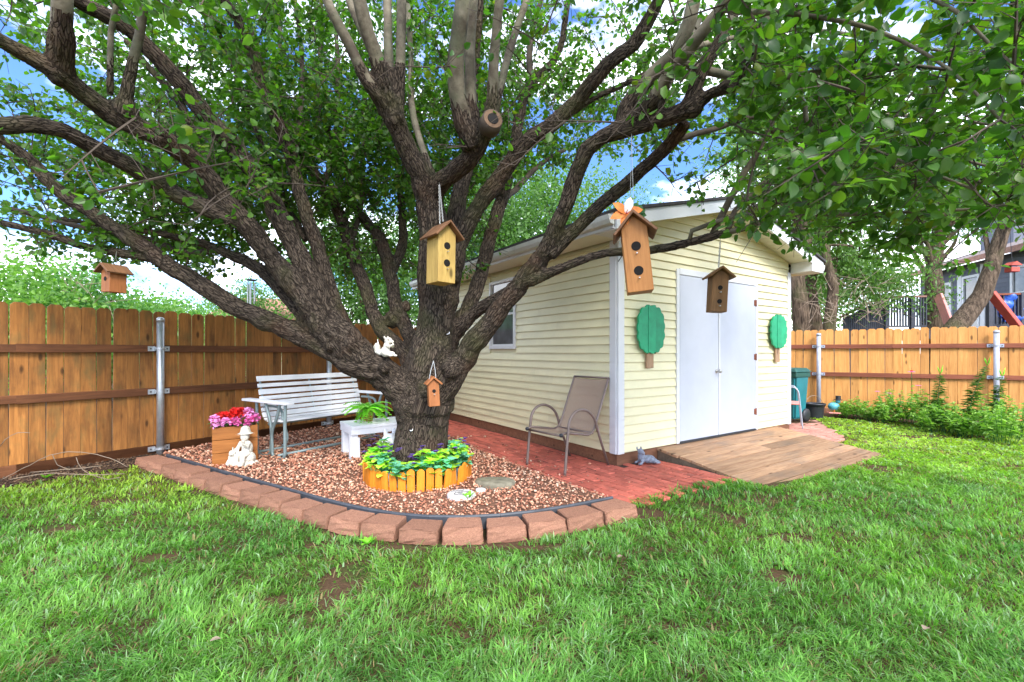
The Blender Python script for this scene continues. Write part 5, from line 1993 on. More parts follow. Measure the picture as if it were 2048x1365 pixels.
bin_('large teal wheeled bin peeping past the right shed corner', (5.28, 8.62, 0), R(120), .93, .46)
bin_('second teal bin standing closer to the golden fence', (5.66, 9.15, 0), R(150), .88, .36)
c = gp(1636, 838, -.01)
bk = thing('black_bucket', 'black plastic bucket standing before the first fence post', 'bucket', (c.x, c.y + .1, -.012))
MB().lathe([(.14, 0), (.165, .22), (.185, .27), (.19, .27), (.19, .30), (.172, .30), (.165, .26), (.135, .02)], 24, (0, 0, 0), False).build('shell', M['plastic_black'], bk, 0, True)
MB().lathe([(.139, .01), (.139, .02)], 24).build('bottom', M['plastic_black'], bk)
MB().lathe([(.165, .235), (.165, .245)], 24).build('soil', M['joint'], bk)
hp = [Vector((-.185, 0, .28)), Vector((-.13, .02, .38)), Vector((-.02, .05, .44)), Vector((.10, .04, .42)), Vector((.185, 0, .28))]
MB().tube(refine(hp, [.006] * 5, .03)[0], .006, 6).build('handle', M['vine'], bk, 0, True)
c = gp(1671, 828, .09)
dk = thing('duck_ornament', 'blue bird ornament with a black hat by the bucket', 'garden ornament', (c.x, c.y + .05, .11), R(-20))
MB().ball((0, 0, .12), (.105, .085, .08)).build('body', M['duck_blue'], dk, 0, True)
MB().ball((.07, 0, .225), (.045, .045, .042)).build('head', M['duck_blue'], dk, 0, True)
MB().lathe([(.075, .25), (.075, .258), (.046, .262), (.044, .33), (.002, .332)], 16, (.075, 0, 0)).build('hat', M['plastic_black'], dk)
MB().tube([(.11, 0, .215), (.16, 0, .205)], [.018, .004], 8).build('beak', M['orange_petal'], dk)
for s in (-1, 1):
    MB().tube([(0, s * .04, .06), (0, s * .045, .0)], .008, 6).build('leg', M['orange_petal'], dk)
MB().box((0, 0, -.005), (.20, .16, .018)).build('base', M['pink_plastic'], dk, .004)
c = sl(4.35, .9, -.04)
fc = thing('folding_chair', 'pink seated chair with white tube frame behind the right shed corner', 'chair', (4.86, 8.05, -.02), R(60))
for s in (-1, 1):
    MB().tube(refine([Vector((s * .2, .2, 0)), Vector((s * .2, .05, .42)), Vector((s * .2, .0, .62)), Vector((s * .2, -.08, .72)), Vector((s * .2, -.17, .66)), Vector((s * .2, -.2, .45)), Vector((s * .2, -.24, 0))], [.011] * 7, .05)[0], .011, 8).build('frame', M['galv_r'], fc, 0, True)
MB().box((0, 0, .43), (.42, .40, .03)).build('seat', M['pink_plastic'], fc, .01)
MB().tube([(-.2, .15, .14), (.2, .15, .14)], .009, 6).build('stretcher', M['house_trim'], fc)

# ------------------------------------------------------------------ plants along the golden fence
def leafy_plant(label, p, h, r, n, c1, c2, seed, group, blooms=0, lf=(.06, .10)):
    r2 = np.random.default_rng(seed)
    root = thing('leafy_plant', label, 'plant', p, 0, group)
    st = MB()
    P, D, U, L = [], [], [], []
    ns = max(7, int(n / 22))
    tips = []
    for k in range(ns):
        a = r2.uniform(0, 6.28)
        q = r * math.sqrt(r2.random())
        tip = Vector((q * math.cos(a), q * math.sin(a), h * r2.uniform(.55, 1.0) * (1 - .25 * q / r)))
        b = Vector((tip.x * .45, tip.y * .45, 0))
        st.tube([b, (b + tip) / 2 + Vector((0, 0, .03)), tip], [.005, .004, .002], 4, False)
        tips.append(tip)
        for i in range(int(n / ns)):
            t = r2.uniform(.25, 1)
            p_ = b.lerp(tip, t)
            an = r2.uniform(0, 6.28)
            P.append(p_[:])
            D.append((math.cos(an), math.sin(an), r2.uniform(-.25, .6)))
            U.append((-math.sin(an), math.cos(an), r2.normal(0, .25)))
            L.append(r2.uniform(*lf) * (1.1 - .35 * t))
    P, D, U, L = np.array(P), np.array(D), np.array(U), np.array(L)
    g = r2.random((len(P), 1))
    C = np.array(c1) * (1 - g) + np.array(c2) * g
    st.build('stems', M['green_silk'], root)
    link('foliage', leaf_mesh('foliage', P, D, U, L, L * .55, C, .15, .3), M['far_leaf'], root)
    for k in range(blooms):
        t = tips[k % ns]
        mb = MB()
        top = t + Vector((0, 0, .10))
        st2 = MB().tube([t, top], .003, 4, False)
        for q in range(10):
            petal(mb, top, (math.cos(q * .63), math.sin(q * .63), .15), (0, 0, 1), .05, .028, .1)
        bo = mb.build('bloom', M['pink'], root)
        st2.build('bloom_stem', M['green_silk'], bo)
    return root


PG = 'leafy plants in the bed along the golden fence'
specs = [(1705, 838, .38, .38, 'low pale green plant nearest the blue bird ornament', 0), (1738, 842, .42, .40, 'low leafy plant second from the bucket', 0), (1775, 848, .45, .38, 'leafy plant left of the first pink bloom', 0),
         (1803, 846, .66, .34, 'taller leafy plant with one pink bloom left of the tall lone flower', 1), (1835, 852, .60, .34, 'leafy plant under the tall lone pink flower', 1), (1862, 856, .70, .34, 'bushy plant with a pink bloom beside the short lily', 1),
         (1888, 866, .56, .34, 'leafy plant in front of the short lily spike', 0), (1918, 868, .52, .36, 'low plant left of the tall arching lily', 0), (1958, 874, .50, .36, 'low plant right of the tall arching lily', 0),
         (1995, 872, .72, .36, 'tall bushy plant against the right fence post', 0), (2022, 884, .66, .38, 'bushy plant at the right edge of the bed', 0), (2050, 872, .58, .36, 'plant cut by the right edge of the picture', 0)]
for i, (x_, y_, h, r, lab, nb_) in enumerate(specs):
    p = gp(x_, y_, -.01)
    leafy_plant(lab, (p.x, p.y + .12, float(ground_z(p.x, p.y))), h * 1.15, r, 460, (.11, .24, .035), (.30, .46, .10), 700 + i, PG, nb_)


def lily_plant(label, p, h, lean, seed):
    r2 = np.random.default_rng(seed)
    root = thing('lily_plant', label, 'plant', p, 0, 'tall lilies by the golden fence')
    pts = [Vector((lean * h * t * t, 0, h * t)) for t in np.linspace(0, 1, 8)]
    MB().tube(pts, [.010 - .007 * t for t in np.linspace(0, 1, 8)], 6).build('stem', M['green_silk'], root, 0, True)
    P, D, U, L = [], [], [], []
    for k in range(260):
        t = r2.uniform(.15, .98)
        q = Vector((lean * h * t * t, 0, h * t))
        a = r2.uniform(0, 6.28)
        P.append(q[:])
        D.append((math.cos(a), math.sin(a), r2.uniform(.0, .7)))
        U.append((-math.sin(a), math.cos(a), 0))
        L.append(r2.uniform(.12, .20) * (1.15 - .75 * t))
    P, D, U, L = np.array(P), np.array(D), np.array(U), np.array(L)
    C = np.array([.04, .10, .025]) + r2.random((len(P), 1)) * np.array([.06, .10, .02])
    link('foliage', leaf_mesh('foliage', P, D, U, L, L * .13, C, .1, .35), M['far_leaf'], root)
    for k in range(4):
        a = k * 1.6
        tip = pts[-1] + Vector((.03 * math.cos(a), .03 * math.sin(a), .05 + .015 * k))
        b = MB().tube([pts[-1], tip, tip + (tip - pts[-1]) * .6], [.003, .007, .002], 6)
        b.build('bud', M['fern'], root, 0, True)
    return root


for x_, y_, h, ln, lab in ((1886, 858, .95, .05, 'short upright lily spike between leafy plants'), (1946, 866, 1.12, .30, 'tall arching lily left of the right fence post'), (2004, 862, .92, .12, 'dark lily right of the right fence post')):
    p = gp(x_, y_, 0)
    lily_plant(lab, (p.x, p.y + .1, float(ground_z(p.x, p.y))), h, ln, int(x_))
# tall lone pink flower
p = gp(1842, 845, 0)
tf = thing('tall_flower', 'single pink flower on a tall thin stem above the bed', 'flower', (p.x, p.y + .2, 0))
MB().tube([(0, 0, 0), (.01, 0, .5), (.0, 0, .92)], .005, 5).build('stem', M['green_silk'], tf)
mb = MB()
for q in range(12):
    petal(mb, (0, 0, .93), (math.cos(q * .52), math.sin(q * .52), .1), (0, 0, 1), .065, .03, .1)
mb.build('petals', M['pink'], tf)
MB().ball((0, 0, .945), (.022, .022, .016)).build('centre', M['red'], tf, 0, True)
mb = MB()
for q in range(5):
    petal(mb, (0, 0, .4 + .08 * q), (math.cos(q * 2.2), math.sin(q * 2.2), .4), (0, 0, 1), .11, .06, .1)
mb.build('leaves', M['fern'], tf)

# ------------------------------------------------------------------ dry vines at the foot of the left fence
vines = [[(0, 962, 4.55), (60, 930, 4.5), (110, 908, 4.45), (165, 905, 4.5), (220, 917, 4.55), (255, 935, 4.6)], [(60, 945, 4.5), (150, 938, 4.5), (205, 932, 4.6)],
         [(0, 893, 4.6), (10, 880, 4.6), (35, 866, 4.6), (60, 866, 4.62)], [(152, 915, 4.6), (165, 940, 4.6), (210, 958, 4.55), (240, 955, 4.5)], [(105, 910, 4.55), (115, 930, 4.6), (140, 940, 4.6)], [(20, 960, 4.3), (90, 948, 4.35), (190, 950, 4.4), (250, 948, 4.5)]]
for i, v in enumerate(vines):
    P_ = [at(x_, y_, Y_) for x_, y_, Y_ in v]
    for p in P_:
        p.z = max(p.z, .012)
    o = MB().tube(refine(P_, [.006] * len(P_), .05, .3, i)[0], .0036, 5).build('dry_vine', M['vine'], None, 0, True)
    tag(o, ['long arching dry vine at the foot of the dark fence', 'thin vine lying along the kick board', 'short curl of vine up the fence at the left edge', 'vine trailing over the soil towards the blocks', 'short twig hanging from the arching vine', 'low vine on the bare soil at the lawn edge'][i], 'vine', 'dry vines at the foot of the dark fence')

# ------------------------------------------------------------------ bare soil strips with leaf litter
def soil_strip(P0, ang, x0, x1, w, z, seed, side):
    n = 60
    mb = MB()
    up_, lo_ = [], []
    d = Vector((math.cos(ang), math.sin(ang), 0))
    nn = Vector((d.y, -d.x, 0))
    for i in range(n + 1):
        t = x0 + (x1 - x0) * i / n
        c = Vector((P0[0], P0[1], 0)) + d * t
        ww = w * (.75 + .5 * float(vnoise(t, seed, 1.7, seed)) + .2 * float(vnoise(t, seed, 6, seed + 1)))
        a, b = c - nn * .1, c + nn * ww
        for q in (a, b):
            q.z = z + float(ground_z(q.x, q.y))
        mb.v += [a[:], b[:]]
    for i in range(n):
        mb.f.append((2 * i, 2 * i + 1, 2 * i + 3, 2 * i + 2))
    return kind(mb.build('soil', M['mulch'], None, 0, True), 'structure')


M['mulch'] = simple('dark garden soil', (.075, .046, .03), .95, .6, 38, 1.0, 0, 0, .15, (.035, .02, .013))
soil_strip(FL_P, FL_A, -3.7, .35, .46, .006, 31, 1)
soil_strip((.372, 13.57), R(-30.1), 6.2, 13.6, .85, .006, 33, 1)
lt = rng.uniform(-2.3, .3, 1500)
lo_ = rng.uniform(.0, .55, 1500)
ld = np.array([math.cos(FL_A), math.sin(FL_A)])
lP = np.stack([FL_P[0] + ld[0] * lt + ld[1] * lo_, FL_P[1] + ld[1] * lt - ld[0] * lo_, np.full(1500, .014)], 1)
lC = np.array([(.10, .06, .035), (.05, .03, .02), (.16, .10, .06), (.03, .02, .014)])[rng.integers(0, 4, 1500)]
tag(kind(link('leaf_litter', pebbles('leaf_litter', lP, rng.uniform(.006, .014, 1500), lC), M['pebble']), 'stuff'), 'dark crumbs and leaf litter along the foot of the dark fence', 'leaf litter')

# ------------------------------------------------------------------ lawn
fdir = np.array([math.cos(FL_A), math.sin(FL_A)])
fnor = np.array([fdir[1], -fdir[0]])              # towards the yard


def fence_dist(x, y):
    return (x - FL_P[0]) * fnor[0] + (y - FL_P[1]) * fnor[1]


outer = [gp(1290, 1020, 0)] + [inner(i, -.145 - .05 * (i * 7 % 4 == 1)) for i in range(len(blk))]
ex_bed = np.array([(p.x, p.y) for p in outer] + [(-4.6, 5.8), (-2.5, 9.2), (0, 10.5)] + [sl(-.3, 4.9)[:2], sl(-.3, -.5)[:2], sl(-.9, -1.0)[:2]])
ex_shed = np.array([sl(a, b)[:2] for a, b in ((-1.0, -.93), (.60, -.93), (.66, -RL + .04), (3.56, -RL + .05), (3.60, -.70), (4.17, -.74), (5.14, -.10), (5.92, .42), (5.95, 6), (-1, 6))])
N = 1180000
Yb = 1.45 + (9.6 - 1.45) * rng.random(N) ** 1.6
Xb = rng.uniform(-1.64, 1.64, N) * Yb
dens = np.clip((2.6 / Yb) ** .9, 0, 1) * np.clip(Yb / 9.6, 0, 1) * 1.0
pY = Yb / 9.6 * (1.6 / ((Yb - 1.44) / 8.16) ** .375) * .62
keepm = rng.random(N) < np.clip(pY * np.clip((3.0 / Yb), .25, 1) * .62 * np.where((Yb > 4.3) & (Xb > 1), 2.2, 1.0), 0, 1)
keepm &= (np.abs(Xb / Yb) < 1.2) | (rng.random(N) < .42)
Xb, Yb = Xb[keepm], Yb[keepm]
fd = fence_dist(Xb, Yb)
# right fence line distance
frd = np.array([math.cos(R(-30.1)), math.sin(R(-30.1))])
rdist = -((Xb - .372) * -frd[1] + (Yb - 13.57) * frd[0])
strip = .42 + .25 * vnoise(Xb, Yb, 2.2, 21)
okb = (fd > strip) & (rdist > .9 + .3 * vnoise(Xb, Yb, 1.5, 22))
okb &= ~inside(Xb, Yb, ex_bed) & ~inside(Xb, Yb, ex_shed)
clump = .4 * vnoise(Xb, Yb, 7.5, 1) + .6 * vnoise(Xb, Yb, 22, 2)
patch = vnoise(Xb, Yb, 1.15, 4) * .55 + vnoise(Xb, Yb, 3.1, 6) * .45
bare = patch < .20 + .05 * vnoise(Xb, Yb, 9, 7)
for bx_, by_, brx, bry in ((1290, 1030, .26, .12), (1530, 1000, .22, .07), (1583, 1075, .15, .09), (1561, 1157, .12, .09), (550, 1205, .10, .06), (602, 1238, .08, .05), (818, 1096, .75, .06), (1010, 1098, .35, .05), (305, 1120, .14, .07), (1888, 870, .75, .16), (1754, 925, .22, .13), (100, 1060, .22, .08), (230, 1005, .2, .08), (430, 985, .25, .10)):
    q_ = gp(bx_, by_, 0)
    bare |= ((Xb - q_.x) / brx) ** 2 + ((Yb - q_.y) / bry) ** 2 < .45 + 1.1 * vnoise(Xb, Yb, 11, 7)
okb &= ~bare | (rng.random(len(Xb)) < .12)
okb &= rng.random(len(Xb)) < np.clip(.35 + 1.1 * clump, 0, 1)
Xb, Yb, clump, patch, rdist, fd = [a[okb] for a in (Xb, Yb, clump, patch, rdist, fd)]
if len(Xb) > 240000:
    s_ = rng.permutation(len(Xb))[:240000]
    Xb, Yb, clump, patch, rdist, fd = [a[s_] for a in (Xb, Yb, clump, patch, rdist, fd)]
n = len(Xb)
print('blades', n)
short = np.clip((Yb - 4.2) / 2.5, 0, 1) * (Xb > 1.5)      # the far right lawn is shorter and clovery
Lb = (.025 + .047 * clump + .014 * rng.standard_normal(n)) * (1 - .45 * short)
Lb = np.clip(Lb, .018, .14)
wb_ = (.0017 + .0015 * rng.random(n)) * np.clip(Yb / 2.2, .8, 3.2) ** .75
th = 6.28 * (vnoise(Xb, Yb, 2.6, 9) + .6 * vnoise(Xb, Yb, 8, 10)) + rng.normal(0, 1.3, n)
wb_ = wb_ * (1 + .9 * short)
wide = rng.random(n) < .10
wb_ = np.where(wide, wb_ * 2.1, wb_)
lean = np.clip(.55 + .55 * rng.random(n) + .45 * vnoise(Xb, Yb, 4, 12), .15, 1.35)
dx, dy = np.cos(th), np.sin(th)
zb = ground_z(Xb, Yb) + .001
base = np.stack([Xb, Yb, zb], 1)
hd = np.stack([dx, dy, np.zeros(n)], 1)
sd = np.stack([-dy, dx, np.zeros(n)], 1)
up = np.array([0, 0, 1.0])
mid = base + hd * (Lb * np.sin(lean * .45) * .5)[:, None] + up * (Lb * np.cos(lean * .45) * .52)[:, None]
tip = mid + hd * (Lb * np.sin(lean * 1.15) * .55)[:, None] + up * (Lb * np.cos(lean * 1.15) * .5)[:, None]
V = np.empty((n, 5, 3), np.float32)
V[:, 0] = base - sd * wb_[:, None]
V[:, 1] = base + sd * wb_[:, None]
V[:, 2] = mid + sd * wb_[:, None] * .85
V[:, 3] = mid - sd * wb_[:, None] * .85
V[:, 4] = tip
bi = np.arange(n)[:, None] * 5
ga = np.array([.072, .20, .040])
gb = np.array([.20, .40, .080])
gyel = np.array([.36, .50, .055])
gdry = np.array([.30, .24, .11])
m1 = np.clip(.5 * rng.random(n) + .7 * (vnoise(Xb, Yb, 1.7, 14) - .2), 0, 1)[:, None]
C = ga * (1 - m1) + gb * m1
yel = np.clip(np.clip((Yb - 3.3) / 1.4, 0, 1) * np.clip((-Xb - 1.6) / 1.2, 0, 1) + short * .9 + .35 * (vnoise(Xb, Yb, 2.2, 15) - .45), 0, 1)[:, None] * .8
C = C * (1 - yel) + gyel * yel
dry = (rng.random(n) < .05 + .10 * (patch < .36))[:, None]
C = C * (.55 + .9 * clump)[:, None]
pale = rng.random(n) < .12
C[pale] = np.array([.26, .40, .20]) * rng.uniform(.7, 1.2, (int(pale.sum()), 1))
C = np.where(dry, gdry * rng.uniform(.6, 1.1, (n, 1)), C) * rng.uniform(.75, 1.2, (n, 1))
me = np_mesh('lawn_grass', V.reshape(-1, 3), faces4=bi + np.array([[0, 1, 2, 3]]), faces3=bi + np.array([[3, 2, 4]]), colors=np.repeat(C, 5, 0))
tag(kind(link('lawn_grass', me, M['grass']), 'stuff'), 'uneven green lawn with bare patches', 'grass')

# broad-leaved weeds on the lawn and by the plaque
for i, (x_, y_, lab) in enumerate([(735, 1087, 'low weed sprouting at the foot of the front blocks'), (862, 985, 'thin grass tuft in the gravel below the picket ring'), (938, 1003, 'tiny green weed touching the drawn stone'), (92, 955, 'small pale weed on the bare soil near the dark fence')]):
    p = gp(x_, y_, .02)
    w_ = thing('weed', lab, 'weed', (p.x, p.y, .0 if i in (0, 3) else .035))
    mb = MB()
    r2 = random.Random(i)
    for k in range(9):
        a = k * .75
        petal(mb, (0, 0, .01), (math.cos(a), math.sin(a), r2.uniform(.3, 1.4 if i != 1 else 3)), (0, 0, 1), r2.uniform(.05, .09), .03 if i != 1 else .008, .15)
    mb.build('leaves', M['fern'], w_)

for x_, y_, lab in ((1848, 1262, 'single dry tan leaf lying on the lawn at lower right'), (1236, 1120, 'small dry leaf on the grass right of the last block'), (420, 1290, 'small dry leaf on the grass at lower left')):
    p = gp(x_, y_, .03)
    mb = MB()
    petal(mb, (0, 0, 0), (.8, .5, .15), (0, 0, 1), .04, .03, .3)
    o = mb.build('fallen_leaf', M['vine'], None, 0, True)
    o.location = (p.x, p.y, .045 + float(ground_z(p.x, p.y)))
    tag(o, lab, 'leaf', 'dry leaves on the lawn')

# ------------------------------------------------------------------ neighbouring trees and shrubs
def crown_leaves(name, centers, n, size, c1, c2, seed, droop=0.0, mat=None, wfac=.6):
    r2 = np.random.default_rng(seed)
    centers = np.array([c[:6] for c in centers], float)         # x,y,z,rx,ry,rz
    vol = centers[:, 3] * centers[:, 4] * centers[:, 5]
    ci = r2.choice(len(centers), max(8, n // 90), p=vol / vol.sum())
    q = unit(r2.normal(0, 1, (len(ci), 3))) * r2.random((len(ci), 1)) ** .45
    cc = centers[ci, :3] + q * centers[ci, 3:]
    k = r2.choice(len(cc), n)
    P = cc[k] + r2.normal(0, 1, (n, 3)) * (.16 * centers[ci[k], 3:].mean(1, keepdims=True) + .10) * np.array([1, 1, .7])
    P = P[P[:, 2] > .2]
    n = len(P)
    D = r2.normal(0, 1, (n, 3)) + np.array([0, 0, -.3 - droop])
    U = r2.normal(0, 1, (n, 3))
    L = r2.uniform(.65, 1.3, n) * size
    g = np.clip(r2.random((n, 1)) * .7 + .3 * r2.random((len(cc), 1))[k[:n] % len(cc)], 0, 1)
    C = np.array(c1) * (1 - g) + np.array(c2) * g
    return leaf_mesh(name, P, D, U, L, L * wfac, C, .15, .1), cc


def far_tree(name, label, base, trunk_line, r0, centers, n, size, c1, c2, seed, group, droop=0.0, wfac=.6, limbs=14):
    root = thing(name, label, 'tree' if name != 'shrub' else 'shrub', base, 0, group)
    me, cc = crown_leaves('crown', centers, n, size, c1, c2, seed, droop, None, wfac)
    P_ = [Vector(p) for p in trunk_line]
    P2, r2_ = refine(P_, [r0 * (1 - .55 * i / (len(P_) - 1)) for i in range(len(P_))], .5, .12, seed)
    mb = MB().tube(P2, r2_, 10)
    keep(mb.build('trunk', M['bark_far'], None, 0, True), root)
    rr = random.Random(seed)
    lb = MB()
    for k in range(limbs):
        t = Vector(cc[rr.randrange(len(cc))])
        a = P2[rr.randrange(len(P2) // 2, len(P2))]
        lb.tube([a, (a + t) / 2 + Vector((rr.gauss(0, .2), rr.gauss(0, .2), .2)), t], [r0 * .28, r0 * .16, .01], 5, False)
    keep(lb.build('limbs', M['bark_far'], None, 0, True), root)
    keep(kind(link('crown', me, M['far_leaf']), 'stuff'), root)
    return root


def far_bark():
    t = NT('ridged brown bark')
    v = t.coords((5, 5, 1.0), rand=False)
    n1 = t.noise(v, 4.0, 7, .65, .6)
    cc = t.ramp(n1, [(.35, (.035, .024, .016)), (.62, (.19, .135, .092))])
    cc = t.mix(cc, (.09, .11, .035), t.ramp(t.noise(t.coords(rand=False), 1.3, 4), [(.5, 0.0), (.7, .55)]))
    t.bump(n1, 1.0, .08)
    return t.base(cc, .9, .2)


M['bark_far'] = far_bark()
M['bark_far_old'] = simple('ridged brown bark', (.13, .092, .062), .9, .55, 14, 1.0, 0, 0, .2, (.06, .042, .03))
LG = 'shrubs and trees beyond the dark fence'
yg1, yg2 = (.10, .22, .03), (.30, .46, .09)
for i, (x_, Y_, top, rx_, lab) in enumerate([(-30, 9.0, 3.4, 1.7, 'bright green shrub beyond the dark fence at the left edge'), (110, 10.5, 3.5, 1.8, 'bright shrub beyond the dark fence left of the hanging birdhouse'), (245, 11.5, 3.2, 1.7, 'bright shrub beyond the fence behind the hanging birdhouse'),
                                             (350, 14.0, 3.0, 1.5, 'paler shrub beyond the fence post'), (430, 17.0, 2.8, 1.6, 'distant shrub beyond the low left limb')]):
    X_ = (x_ - 1024) / FPX * Y_
    far_tree('shrub', lab, (X_, Y_, 0), [(X_, Y_, 0), (X_ + .1, Y_, 1.2), (X_, Y_, 2.2)], .09, [(X_, Y_, top * .55, rx_, 1.3, top * .45), (X_ - rx_ * .5, Y_ + .4, top * .6, rx_ * .7, 1.1, top * .36), (X_ + rx_ * .5, Y_ + .3, top * .5, rx_ * .7, 1.1, top * .4)],
             13500, .09, (.07, .18, .025) if i % 2 == 0 else (.045, .14, .03), (.21, .38, .07) if i % 2 == 0 else (.15, .33, .09), 900 + i, LG)
# bare twigs tangled among the shrubs
tw = MB()
r2 = random.Random(4)
for k in range(26):
    a = at(160 + r2.uniform(-40, 70), 585 + r2.uniform(-20, 30), 9.6)
    tw.tube([a, a + Vector((r2.gauss(0, .35), r2.gauss(0, .1), r2.gauss(.25, .25)))], [.007, .003], 4, False)
tag(tw.build('bare_twigs', M['vine']), 'tangle of bare grey twigs among the bright shrubs', 'twigs')['kind'] = 'stuff'

BG = 'trees rising behind the shed'
for i, (x_, Y_, zc, rx_, rz_, n_, lab) in enumerate([(715, 17, 4.2, 2.6, 2.8, 11000, 'green tree seen low between the left limbs'), (845, 22, 5.2, 3.0, 3.4, 9000, 'tree seen between the trunk and the left limbs'), (985, 17, 5.6, 2.7, 3.3, 15000, 'tall tree behind the left end of the shed roof'),
                                                     (1110, 19, 6.0, 2.8, 3.6, 13000, 'tall tree behind the middle of the shed'), (1230, 21, 6.4, 3.0, 3.4, 9000, 'thin crowned tree behind the shed corner'), (520, 24, 3.2, 2.6, 2.0, 6000, 'distant tree beyond the roofs at left')]):
    X_ = (x_ - 1024) / FPX * Y_
    far_tree('background_tree', lab, (X_, Y_, 0), [(X_, Y_, 0), (X_ + .2, Y_, zc * .5), (X_, Y_, zc)], .17, [(X_, Y_, zc, rx_, 2.0, rz_), (X_ + rx_ * .4, Y_, zc - rz_ * .4, rx_ * .7, 1.8, rz_ * .6), (X_ - rx_ * .4, Y_, zc + rz_ * .2, rx_ * .7, 1.8, rz_ * .6)],
             int(n_ * 1.5), .125, (.035, .10, .02), (.14, .27, .06), 950 + i, BG)

RG = 'trees beyond the golden fence'
wl1, wl2 = (.07, .16, .035), (.20, .33, .09)


def trunk_px(line):
    return [at(x_, y_, Y_) for x_, y_, Y_ in line]


far_tree('background_tree', 'thick leaning trunk right behind the shed eave', trunk_px([(1606, 800, 12.2)]) [0], trunk_px([(1606, 800, 12.2), (1604, 650, 12.2), (1592, 560, 12.2), (1612, 470, 12.2), (1620, 400, 12.2), (1640, 300, 12.3), (1660, 200, 12.4)]), .24,
         [(*at(1620, 330, 12.5), 2.4, 1.6, 1.9), (*at(1560, 250, 12.8), 2.0, 1.6, 1.6)], 11000, .12, wl1, wl2, 981, RG, .5, .4)
far_tree('background_tree', 'second leaning trunk beside the thick one behind the eave', trunk_px([(1640, 800, 12.8)])[0], trunk_px([(1640, 800, 12.8), (1632, 650, 12.8), (1618, 570, 12.8), (1600, 520, 12.8), (1590, 430, 12.8)]), .20,
         [(*at(1600, 380, 13), 1.4, 1.2, 1.2)], 3000, .11, wl1, wl2, 982, RG, .5, .4, 6)
far_tree('background_tree', 'thin reddish trunk with a kink beyond the golden fence', trunk_px([(1658, 800, 11.9)])[0], trunk_px([(1658, 800, 11.9), (1660, 650, 11.9), (1667, 575, 11.9), (1652, 525, 11.9), (1650, 490, 11.9), (1660, 440, 11.9), (1675, 370, 11.9)]), .155,
         [(*at(1700, 520, 12.6), 1.5, 1.0, 1.0), (*at(1740, 560, 13.2), 1.8, 1.0, .9), (*at(1690, 420, 12.8), 1.6, 1.2, 1.2)], 13000, .11, wl1, wl2, 983, RG, .4, .4)
far_tree('background_tree', 'dark upright trunk between the deck and the grey house', trunk_px([(1868, 800, 14.5)])[0], trunk_px([(1868, 800, 14.5), (1868, 650, 14.5), (1864, 580, 14.5), (1872, 500, 14.5), (1885, 400, 14.5)]), .33,
         [(*at(1880, 380, 14.8), 2.4, 1.5, 1.6), (*at(1850, 610, 14.2), 1.0, .8, .5)], 8000, .11, (.06, .14, .03), (.16, .28, .08), 984, RG, .3, .45)
far_tree('background_tree', 'mossy curved trunk leaning right over the golden fence', trunk_px([(1890, 800, 11.3)])[0], trunk_px([(1890, 800, 11.3), (1905, 665, 11.3), (1940, 630, 11.3), (1965, 590, 11.3), (1980, 545, 11.3), (1995, 500, 11.3), (2008, 455, 11.3), (2030, 380, 11.3)]), .255,
         [(*at(2030, 330, 11.5), 2.0, 1.3, 1.3)], 3500, .11, wl1, wl2, 985, RG, .3, .45, 6)
far_tree('background_tree', 'light green tree filling the gap above the deck ramp', (9.4, 17.5, 0), [(9.4, 17.5, 0), (9.3, 17.5, 2), (9.6, 17.5, 4.2)], .16, [(11.2, 17.5, 3.6, 2.4, 1.5, 1.9), (9.6, 17.8, 4.6, 2.4, 1.5, 1.6), (13.2, 19, 4.0, 2.0, 1.4, 1.7)], 13000, .12, (.10, .22, .04), (.26, .44, .10), 986, RG)
# wispy dead twigs before the deck
tw = MB()
for k in range(90):
    a = at(1640 + r2.uniform(-25, 130), 600 + r2.uniform(-40, 50), 11.6)
    b = a + Vector((r2.gauss(0, .45), r2.gauss(0, .1), r2.gauss(.1, .3)))
    tw.tube([a, (a + b) / 2 + Vector((0, 0, r2.gauss(0, .08))), b], [.008, .005, .002], 3, False)
tag(tw.build('dead_twigs', M['vine']), 'wispy dead twigs above the golden fence near the deck', 'twigs')['kind'] = 'stuff'

# ------------------------------------------------------------------ neighbour's deck and house beyond the golden fence
HA, HB = Vector((18.9, 21.0, 0)), Vector((17.6, 15.2, 0))
hd_ = (HB - HA)
hlen = hd_.length + 3.0
hrot = math.atan2(hd_.y, hd_.x)
house = thing('neighbour_house', 'slate blue house with white windows behind the curved trunk', 'house', HA, hrot)
# local x runs along the wall towards the camera side, +y away from the yard
sy = 1 if (Matrix.Rotation(hrot, 3, 'Z') @ Vector((0, 1, 0))).x > 0 else -1
EZ = 4.85
MB().box((hlen / 2, sy * 3, EZ / 2), (hlen, 6, EZ)).build('wall', M['house_wall'], house)
for k in range(30):
    MB().box((hlen / 2, -sy * .006, .08 + k * .16), (hlen - .02, .02, .148)).build('clapboard', M['house_wall'], house)
MB().prism([(-sy * .55, EZ - .06), (sy * 6.5, EZ + 2.3), (sy * 6.5, EZ + 2.45), (-sy * .55, EZ + .09)], 'x', -.5, hlen + .4).build('roof', M['house_roof'], house)
MB().box((hlen / 2, -sy * .57, EZ - .02), (hlen + .9, .04, .20)).build('fascia', M['red_roof'], house)
MB().box((1.6, sy * 2.6, EZ + 1.6), (1.7, 1.6, 1.7)).build('dormer', M['house_wall'], house)


